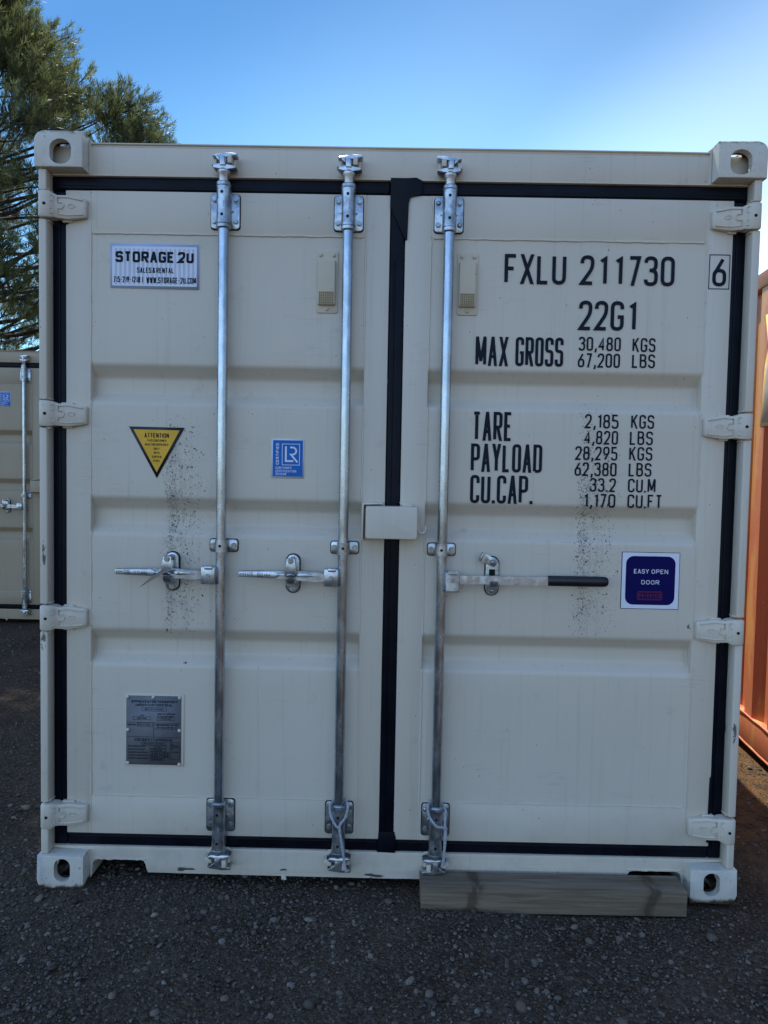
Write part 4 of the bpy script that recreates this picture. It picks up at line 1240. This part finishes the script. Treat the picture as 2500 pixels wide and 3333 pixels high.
def orange_container():
    root = empty('shipping_container', (3.046, .30, 0), R(-5.9))
    tag(root, 'weathered orange shipping container showing its sunlit corrugated side', 'container', 'shipping containers in the yard')
    for top in (0, 1):
        for rt_ in (0, 1):
            for fr in (0, 1): casting(top, rt_, fr, M_OR, root)
    for rt_ in (0, 1):
        for y0, y1 in ((.006, .15), (L_ - .15, L_ - .006)):
            mb = MB(); mb.box(.004, .150, y0, y1, .119, H_ - .119, 0, .006)
            if rt_: mb.mirror(W_ / 2)
            mb.build('corner_post', M_OR, root)
        mb = MB(); mb.box(.002, .066, .179, L_ - .179, 2.505, 2.588, 0, .004)
        if rt_: mb.mirror(W_ / 2)
        mb.build('top_rail', M_OR, root)
        mb = MB(); mb.box(.004, .064, .179, L_ - .179, .048, .205, 0, .004)
        rng = random.Random(4)
        mb.tube([(.003, .18 + k * .1, .207 + rng.uniform(-.004, .004)) for k in range(57)], [.006 * rng.uniform(.7, 1.3) for _ in range(57)], 6, 0)
        mb.tube([(.006, .18 + k * .1, .050 + rng.uniform(-.003, .003)) for k in range(57)], .007, 6, 0)
        if rt_: mb.mirror(W_ / 2)
        mb.build('bottom_rail', M_OR, root)
        mb = MB()
        ys, prof = .202, [(.010, .151)]
        while ys < L_ - .15:
            prof += [(.010, ys), (.010, ys + .100), (.046, ys + .168), (.046, ys + .238)]
            ys += .306
        prof = [q for q in prof if q[1] < L_ - .15] + [(.010, L_ - .151)]
        rows = [[mb.bm.verts.new((x, y, z)) for x, y in prof] for z in (.200, 2.510)] + [[mb.bm.verts.new((x + .002, y, z)) for x, y in prof] for z in (2.510, .200)]
        for a, b in zip(rows, rows[1:] + rows[:1]):
            for k in range(len(prof) - 1): mb._face([a[k], a[k + 1], b[k + 1], b[k]], 0)
        w_ = mb
        if rt_: w_.mirror(W_ / 2)
        w_.build('side_wall', M_OR, root, 20)
    mb = MB(); mb.box(.066, W_ - .066, .16, L_ - .16, 2.56, 2.575); mb.build('roof', M_OR, root)
    for y0, y1 in ((.02, .06), (L_ - .06, L_ - .02)):
        mb = MB(); mb.box(.151, W_ - .151, y0, y1, .05, 2.57); mb.build('end_wall', M_OR, root)
    # big grey decal with a yellow border on the side
    mb = MB()
    for poly, x, m in (([(.40, 2.352), (1.152, 2.348), (1.100, 2.175), (1.135, 2.085), (1.166, 1.765), (.40, 1.752)], .0075, 1),
                       ([(.40, 2.335), (1.128, 2.331), (1.078, 2.175), (1.113, 2.080), (1.144, 1.782), (.40, 1.769)], .0068, 0)):
        a = [mb.bm.verts.new((x, y, z)) for y, z in poly]; b = [mb.bm.verts.new((.050, y, z)) for y, z in poly]
        mb._face(a, m)
        for i in range(len(a)):
            j = (i + 1) % len(a); mb._face([a[i], a[j], b[j], b[i]], m)
    mb.build('side_decal', [M_DECALG, M_DECALY], root, None)
    return root
orange_container()

# ------------------------------------------------------------------ timber in front of the sill
def make_wood():
    M = Mat('weathered_timber', rough=.8, spec=.2)
    g = M.noise(1.0, 6, sc=(3.0, 60, 60), rough=.62, dist=.6)
    g2 = M.noise(1.0, 4, sc=(8, 220, 220), rough=.6)
    big = M.noise(3, 3, sc=(1, 2, 2))
    c = M.mix(g.step(.3, .7), (.112, .082, .055), (.215, .166, .115))
    c = M.mix(g2.step(.5, .75) * .35, c, (.085, .062, .044))
    c = M.mix(big.step(.4, .7) * .2, c, (.15, .118, .085))
    for kx in (1.515, 2.122):
        # knot with a dark resin run down the face
        wob = M.x + (M.z * -.30 + .012)
        wob = wob + (M.noise(16, 3, sc=(.4, 1, 1.4), off=(kx, 0, 0)) - .5) * .035
        k = wob.gauss(kx, .019) * M.noise(26, 5, sc=(1.4, .5, .5)).step(.26, .60)
        c = M.mix((k * 1.1).mn(.66), c, (.045, .027, .016))
    M.color(c); M.bump(g + g2 * .5, .35, .004)
    return M.m
mb = MB()
mb.prism([(1.3385, -.012), (2.2390, -.008), (2.2400, .0760), (1.3380, .0740)], -.068, .038, 0, .003)
timber = mb.build('timber_beam', make_wood())
tag(timber, 'weathered square timber beam lying on the gravel against the container sill', 'timber')

# ------------------------------------------------------------------ ropes and tag hanging on the hardware
def twisted(path, r, name, label):
    mb = MB()
    P = [Vector(p) for p in path]
    # resample with a smooth curve
    fine = []
    for i in range(len(P) - 1):
        p0, p1, p2, p3 = P[max(i - 1, 0)], P[i], P[i + 1], P[min(i + 2, len(P) - 1)]
        for k in range(10):
            t = k / 10
            fine.append(.5 * ((2 * p1) + (-p0 + p2) * t + (2 * p0 - 5 * p1 + 4 * p2 - p3) * t * t + (-p0 + 3 * p1 - 3 * p2 + p3) * t ** 3))
    fine.append(P[-1])
    for st in range(3):
        pts = []; L = 0
        for i, q in enumerate(fine):
            t = (fine[min(i + 1, len(fine) - 1)] - fine[max(i - 1, 0)]).normalized()
            if i: L += (q - fine[i - 1]).length
            h = Vector((0, 1, 0)) if abs(t.y) < .9 else Vector((1, 0, 0))
            a = (h - t * h.dot(t)).normalized(); b = t.cross(a)
            an = L / (r * 5.2) * 2 * math.pi / 1.6 + st * 2.0944
            pts.append(q + (a * math.cos(an) + b * math.sin(an)) * r * .55)
        mb.tube(pts, r * .62, 6, 0)
    o = mb.build(name, M_ROPE)
    tag(o, label, 'rope', 'ropes tied round the lock rods')
    return o
x2, x3 = 1.050, 1.390
rope_a = twisted([(x2 + .012, .004, .160), (x2 + .006, -.006, .2400), (x2 - .006, -.008, .2500), (x2 - .026, .002, .2830), (x2 - .030, .014, .3120), (x2 - .020, .030, .3220), (x2, .044, .3260), (x2 + .022, .030, .3240), (x2 + .032, .014, .3150), (x2 + .025, .000, .2800),
                  (x2 + .006, -.009, .2500), (x2 + .012, -.010, .2000), (x2 + .020, -.008, .1500), (x2 + .026, -.010, .1100), (x2 + .032, -.012, .0930), (x2 + .038, -.006, .0960)], .0042, 'rope',
                 'twisted grey rope looped in a Y round the lock rod left of the centre seal')
rope_b = twisted([(x3 + .030, -.002, .118), (x3 + .030, -.006, .2000), (x3 + .028, -.006, .2480), (x3 + .000, -.010, .2590), (x3 - .024, .000, .2880), (x3 - .030, .014, .3140), (x3 - .022, .030, .3240), (x3, .044, .3280), (x3 + .022, .032, .3180), (x3 + .032, .012, .3040), (x3 + .030, -.002, .2700),
                  (x3 + .033, -.008, .2300), (x3 + .030, -.008, .1800), (x3 + .026, -.010, .1350), (x3 + .022, -.010, .1150)], .0042, 'rope',
                 'twisted grey rope slung to the side on the lock rod above the timber beam end')
mb = MB()
# folded tag seen nearly edge-on, on a thin plastic loop
v = [Vector(p) for p in ((.4560, -.030, 1.1430), (.4700, -.026, 1.1340), (.3690, -.046, 1.0720), (.4180, -.058, 1.1140))]
a = [mb.bm.verts.new(p) for p in (v[0], v[1], v[2], v[3])]
b = [mb.bm.verts.new(p + Vector((.0005, .0012, .0003))) for p in (v[0], v[1], v[2], v[3])]
mb._face(a, 0); mb._face(b[::-1], 0)
for i in range(4): mb._face([a[i], a[(i + 1) % 4], b[(i + 1) % 4], b[i]], 0)
lp = [(.4600 + .017 * (1 - math.cos(R(t))), -.030 + .010 * math.sin(R(t * .5)), 1.1300 - .011 * math.sin(R(t)) - .008 * (t / 360)) for t in range(0, 330, 18)]
mb.tube(lp, .0013, 6, 0)
st_ = mb.build('seal_tag', M_TAG)
tag(st_, 'folded grey paper tag on a thin loop hanging from the leftmost handle', 'tag')

# ------------------------------------------------------------------ ground and gravel
def make_ground():
    M = Mat('dark_gravel_ground', rough=1.0, spec=0.0)
    n1 = M.noise(2.6, 6, rough=.6); n2 = M.noise(60, 5, rough=.7); d, rc = M.voronoi(95); d2, rc2 = M.voronoi(210)
    c = M.mix(n1.step(.3, .7), (.060, .042, .028), (.108, .078, .053))
    c = M.mix(n2.step(.35, .7) * .8, c, (.032, .025, .020))
    c = M.mix(rc[0].step(.62, .95) * .6, c, (.130, .106, .084))
    c = M.mix(rc2[0].step(.7, .95) * .6, c, (.10, .085, .070))
    litter = M.x.step(2.5, 2.75) * M.noise(14, 4).step(.30, .6)  # brown leaf-litter tint towards the orange container
    c = M.mix(litter * .75, c, (.16, .095, .045))
    M.color(c)
    M.bump((1.0 - d) * .8 + (1.0 - d2) * .35 + n2 * .9, .9, .012)
    return M.m
def terrain(x, y):
    return (.010 * np.sin(1.7 * x + .6) * np.sin(2.3 * y + 1.1) + .005 * np.sin(6.1 * x + 2.0 * y) + .004 * np.sin(9.7 * y - 4.1 * x + 2.0) - .008)
M_GROUND = make_ground()
def ground():
    # fine sheet near the containers, running out to the horizon
    def axis(lo, hi, step, far):
        a = list(np.arange(lo, hi + 1e-6, step)); d = step; q = hi
        pos, neg = [], []
        while q < far: d *= 1.6; q += d; pos.append(q)
        d = step; q = lo
        while q > -far: d *= 1.6; q -= d; neg.append(q)
        return np.array(neg[::-1] + a + pos)
    xs, ys = axis(-3.5, 4.5, .06, 1500), axis(-1.6, 5.0, .06, 1500)
    X, Y = np.meshgrid(xs, ys)
    fade = np.clip(1 - (np.hypot(X - 1, Y - 2) - 7) / 6, 0, 1)
    Z = terrain(X, Y) * fade + (1 - fade) * -.01
    rng = np.random.default_rng(1)
    Z += rng.normal(0, .0022, Z.shape) * fade
    v = np.stack([X.ravel(), Y.ravel(), Z.ravel()], 1)
    ny, nx = X.shape
    i = np.arange(ny * nx).reshape(ny, nx)
    f = np.stack([i[:-1, :-1].ravel(), i[:-1, 1:].ravel(), i[1:, 1:].ravel(), i[1:, :-1].ravel()], 1)
    me = bpy.data.meshes.new('ground')
    me.from_pydata(v.tolist(), [], f.tolist())
    o = link_mesh('ground', me, M_GROUND, None, None)
    tag(o, kind='structure')
ground()

def make_stone():
    M = Mat('gravel_stones', rough=.85, spec=.2)
    at = M.nt.nodes.new('ShaderNodeAttribute'); at.attribute_name = 'tone'
    t = E(M.nt, at.outputs['Fac'])
    sp = M.nt.nodes.new('ShaderNodeAttribute'); sp.attribute_name = 'hue'
    h = E(M.nt, sp.outputs['Fac'])
    n = M.noise(150, 3)
    c = M.mix(t, (.038, .028, .021), (.205, .166, .128))
    c = M.mix(h.gt(.88) * .45, c, (.105, .070, .050))
    c = M.mix(h.lt(.045) * .55, c, (.24, .215, .185))
    c = M.mix(n.step(.4, .7) * .35, c, (.05, .047, .045))
    M.color(c); M.bump(n, .3, .002)
    return M.m
def gravel():
    rng = np.random.default_rng(7)
    bm = bmesh.new(); bmesh.ops.create_icosphere(bm, subdivisions=1, radius=1)
    bv = np.array([q.co[:] for q in bm.verts]); bf = np.array([[q.index for q in f.verts] for f in bm.faces]); bm.free()
    bm = bmesh.new(); bmesh.ops.create_icosphere(bm, subdivisions=2, radius=1)
    bv2 = np.array([q.co[:] for q in bm.verts]); bf2 = np.array([[q.index for q in f.verts] for f in bm.faces]); bm.free()
    V, F, T, Hu, off = [], [], [], [], 0
    def batch(n, lo, hi, region, pw, bv, bf):
        nonlocal off
        x0, x1, y0, y1 = region
        m = 0
        px = rng.uniform(x0, x1, n * 2); py = rng.uniform(y0, y1, n * 2)
        # clumps: keep more stones where a slow noise is high
        k = .5 + .5 * np.sin(2.9 * px + 1.3 * np.sin(2.1 * py)) * np.sin(3.7 * py + 1.7 * np.sin(1.9 * px)) + rng.uniform(-.45, .45, n * 2)
        ok = k > .35
        # nothing under the corner castings, the timber or the other containers
        ok &= ~((px > -.01) & (px < 2.45) & (py > .30) & (py < 6.1))
        ok &= ~((px > 1.32) & (px < 2.26) & (py > -.0715) & (py < .06))
        for cx in (.08, 2.355): ok &= ~((abs(px - cx) < .10) & (py > -.015) & (py < .2))
        ok &= ~((px > 3.02 + .1 * (py - 0)) & (py > .2))
        px, py = px[ok][:n], py[ok][:n]; n = len(px)
        s = lo * (hi / lo) ** (rng.random(n) ** pw)
        for i in range(n):
            q = bv * rng.uniform(.5, 1.0, 3) * np.array([1, 1, rng.uniform(.45, .85)])
            q = q * (1 + rng.normal(0, .19 if len(bv) < 20 else .085, (len(bv), 1)))
            a = rng.uniform(0, 6.28); ca, sa = np.cos(a), np.sin(a)
            tl = rng.normal(0, .25)
            q = q @ np.array([[1, 0, tl], [0, 1, 0], [-tl, 0, 1]])
            q = q @ np.array([[ca, -sa, 0], [sa, ca, 0], [0, 0, 1]])
            q = q * s[i]
            z = terrain(px[i], py[i]) + s[i] * rng.uniform(-.05, .42)
            V.append(q + np.array([px[i], py[i], z])); F.append(bf + off); off += len(bv)
        t = np.clip(rng.beta(2.0, 3.2, n), 0, 1); h = rng.random(n)
        T.append(np.repeat(t, len(bf))); Hu.append(np.repeat(h, len(bf)))
    front = (-.65, 3.05, -1.0, .30)
    batch(17000, .0022, .0060, front, 1.1, bv, bf)
    batch(7000, .0050, .0105, front, 1.7, bv, bf)
    batch(480, .010, .019, front, 1.9, bv2, bf2)
    leftr = (-2.4, -.02, .0, 4.3)
    batch(4500, .005, .012, leftr, 1.4, bv, bf)
    batch(160, .012, .026, leftr, 1.8, bv2, bf2)
    rightr = (2.46, 3.35, .0, 4.5)
    batch(4500, .0035, .010, rightr, 1.4, bv, bf)
    batch(160, .010, .020, rightr, 1.6, bv2, bf2)
    V = np.concatenate(V); F = np.concatenate(F)
    me = bpy.data.meshes.new('gravel')
    me.vertices.add(len(V)); me.vertices.foreach_set('co', V.astype(np.float32).ravel())
    me.loops.add(F.size); me.loops.foreach_set('vertex_index', F.astype(np.int32).ravel())
    me.polygons.add(len(F)); me.polygons.foreach_set('loop_start', np.arange(0, F.size, 3, dtype=np.int32))
    me.update(calc_edges=True)
    for nm, arr in (('tone', T), ('hue', Hu)):
        at = me.attributes.new(nm, 'FLOAT', 'FACE'); at.data.foreach_set('value', np.concatenate(arr).astype(np.float32))
    me.validate()
    o = link_mesh('gravel', me, make_stone(), None, 50)
    tag(o, 'loose dark grey gravel stones scattered over the yard', 'gravel', kind='stuff')
gravel()

# ------------------------------------------------------------------ pine tree behind the tan container, plus one added for shade
def make_needles(name, a, b, warm):
    M = bpy.data.materials.new(name); M.use_nodes = True
    nt = M.node_tree; nt.nodes.clear()
    out = nt.nodes.new('ShaderNodeOutputMaterial'); df = nt.nodes.new('ShaderNodeBsdfPrincipled'); tr = nt.nodes.new('ShaderNodeBsdfTranslucent'); mx = nt.nodes.new('ShaderNodeMixShader')
    df.inputs['Roughness'].default_value = .45; df.inputs['Specular IOR Level'].default_value = .5
    at = nt.nodes.new('ShaderNodeAttribute'); at.attribute_name = 'tone'
    rp = nt.nodes.new('ShaderNodeValToRGB'); e = rp.color_ramp.elements
    e[0].color = (*a, 1); e[1].color = (*b, 1); e[1].position = .8
    q = e.new(.97); q.color = (*warm, 1)
    nt.links.new(at.outputs['Fac'], rp.inputs[0])
    nt.links.new(rp.outputs[0], df.inputs['Base Color']); nt.links.new(rp.outputs[0], tr.inputs['Color'])
    mx.inputs[0].default_value = .42
    nt.links.new(df.outputs[0], mx.inputs[1]); nt.links.new(tr.outputs[0], mx.inputs[2]); nt.links.new(mx.outputs[0], out.inputs[0])
    return M
def make_bark():
    M = Mat('pine_bark', rough=.9, spec=.15)
    n = M.noise(9, 5, sc=(3, 3, .8), rough=.7)
    M.color(M.mix(n.step(.35, .65), (.035, .026, .02), (.10, .078, .06))); M.bump(n, .6, .03)
    return M.m
M_NEED = make_needles('pine_needles', (.045, .068, .038), (.23, .27, .10), (.62, .58, .17))
M_BARK = make_bark()

def pine(base, height, env, zlo, seed, n_clump, label, tuft=.125, extra=()):
    """env(z) -> crown radius; boughs end in rounded clumps of upturned twigs, each twig tipped with long-needle tufts"""
    rng = np.random.default_rng(seed)
    root = empty('pine_tree', base)
    tag(root, label, 'tree', 'pine trees beyond the containers')
    wood = MB()
    tp = [(.05 * math.sin(z * .9), .05 * math.cos(z * .7), z) for z in np.linspace(-.1, height, 16)]
    wood.tube(tp, [max(.015, .21 * (1 - k / 15.5)) for k in range(16)], 10, 0)
    tips, tones = [], []
    for i in range(n_clump + len(extra)):
        t = (i + rng.random()) / n_clump
        z = zlo + (height - zlo) * t
        az = i * 2.39996 + rng.normal(0, .30)
        rad = env(z) * (.30 + .70 * rng.random() ** .45)
        if i >= n_clump: z, az, rad = extra[i - n_clump]
        if rad < .05: continue
        out = np.array([math.cos(az), math.sin(az), 0.0])
        cen = out * rad + np.array([0, 0, z])
        zb = max(.6, z - .32 * rad - .15)
        path = []
        for k in range(7):
            q = k / 6
            path.append(np.array([0, 0, zb]) + out * rad * q + np.array([0, 0, (z - zb) * q ** 1.6]) + rng.normal(0, .035, 3) * (0 < k < 6))
        wood.tube([tuple(p) for p in path], [max(.006, (.012 + .010 * rad) * (1 - k / 6.8)) for k in range(7)], 5, 0, False)
        size = rng.uniform(.50, .85) * min(1, .45 + env(z) / 2.5)
        tone = rng.normal(0, .11) + (.22 if rng.random() < .14 else 0)
        for k in range(int(52 * size / .65)):
            o = rng.normal(0, 1, 3); o /= np.linalg.norm(o)
            o = o * rng.random() ** .40 * size * np.array([1, 1, .55])
            end = cen + o + out * size * .12
            d = o / (size + 1e-6) * .8 + out * .40 + np.array([0, 0, .62 + rng.uniform(-.1, .4)])
            d /= np.linalg.norm(d)
            st = cen + o * .25 - out * size * .15 + np.array([0, 0, -.08])
            wood.tube([tuple(st), tuple((st + end) / 2 + np.array([0, 0, -.04])), tuple(end)], [.0055, .0045, .003], 3, 0, False)
            for q in range(3):
                tips.append((end - d * .085 * q + rng.normal(0, .018, 3), d + rng.normal(0, .16, 3))); tones.append(tone)
    wood.build('trunk', M_BARK, root, 60)
    # needle tufts: long thin blades fanning forward round each twig end
    P = np.array([q[0] for q in tips]); D = np.array([q[1] for q in tips]); D /= np.linalg.norm(D, axis=1)[:, None]
    nt_ = len(P); nb = 15
    tone_t = np.clip(rng.beta(2.2, 2.8, nt_) * .75 + .05 + np.array(tones), 0, 1)
    P = np.repeat(P, nb, 0); D = np.repeat(D, nb, 0); T = np.repeat(tone_t, nb) + rng.normal(0, .06, nt_ * nb)
    N = len(P)
    rnd = rng.normal(0, 1, (N, 3)); rnd -= D * (rnd * D).sum(1)[:, None]; rnd /= np.linalg.norm(rnd, axis=1)[:, None]
    sp = rng.uniform(.25, 1.2, N)[:, None]
    dirn = D + rnd * sp + np.array([0, 0, .28]); dirn /= np.linalg.norm(dirn, axis=1)[:, None]
    start = P - D * rng.uniform(0, .10, N)[:, None]
    ln = (tuft * rng.uniform(.65, 1.15, N))[:, None]
    tip = start + dirn * ln + np.array([0, 0, .0])
    wv = np.cross(dirn, rng.normal(0, 1, (N, 3))); wv /= np.linalg.norm(wv, axis=1)[:, None]
    wv *= .0048
    mid = start + dirn * ln * .5
    V = np.stack([start, mid + wv, tip, mid - wv], 1).reshape(-1, 3)
    F = np.arange(N * 4).reshape(-1, 4)
    me = bpy.data.meshes.new('crown')
    me.vertices.add(len(V)); me.vertices.foreach_set('co', V.astype(np.float32).ravel())
    me.loops.add(F.size); me.loops.foreach_set('vertex_index', F.astype(np.int32).ravel())
    me.polygons.add(len(F)); me.polygons.foreach_set('loop_start', np.arange(0, F.size, 4, dtype=np.int32))
    me.update(calc_edges=True)
    at = me.attributes.new('tone', 'FLOAT', 'FACE'); at.data.foreach_set('value', np.clip(T, 0, 1).astype(np.float32))
    me.materials.append(M_NEED)
    o = bpy.data.objects.new('crown', me); COL.objects.link(o); o.parent = root
    return root

def env_a(z):
    return float(np.interp(z, [2.4, 3.2, 5.0, 7.0, 7.6, 8.1, 8.6, 9.2, 10.0, 11.0, 12.2], [2.8, 3.6, 4.0, 3.6, 3.2, 2.5, 2.15, 1.65, 1.0, .6, .1]))
pine((-6.7, 10.6, 0), 12.2, env_a, 3.3, 21, 255, 'tall bushy pine tree rising out of the top of the photo behind the tan container',
     extra=((7.50, .02, 3.50), (7.75, -.06, 3.25), (7.40, -.12, 3.2), (7.85, .06, 3.05), (7.25, .10, 3.45), (7.0, -.05, 3.5)))
def env_b(z):  # added pine shading the left gravel, crown kept above the view
    return float(np.interp(z, [9.0, 9.6, 13.0, 14.5, 16.0], [2.6, 3.1, 3.0, 2.0, .2]))
pine((-4.1, 6.2, 0), 16.0, env_b, 9.4, 5, 300, 'high pine tree added mostly out of view to shade the gravel left of the cream container',
     extra=((10.4, 1.45, 3.0), (10.9, 1.6, 2.9), (10.1, 1.35, 2.8), (11.3, 1.5, 2.8), (10.6, 1.75, 2.9), (11.0, 1.3, 3.0), (10.3, 1.6, 2.5)))
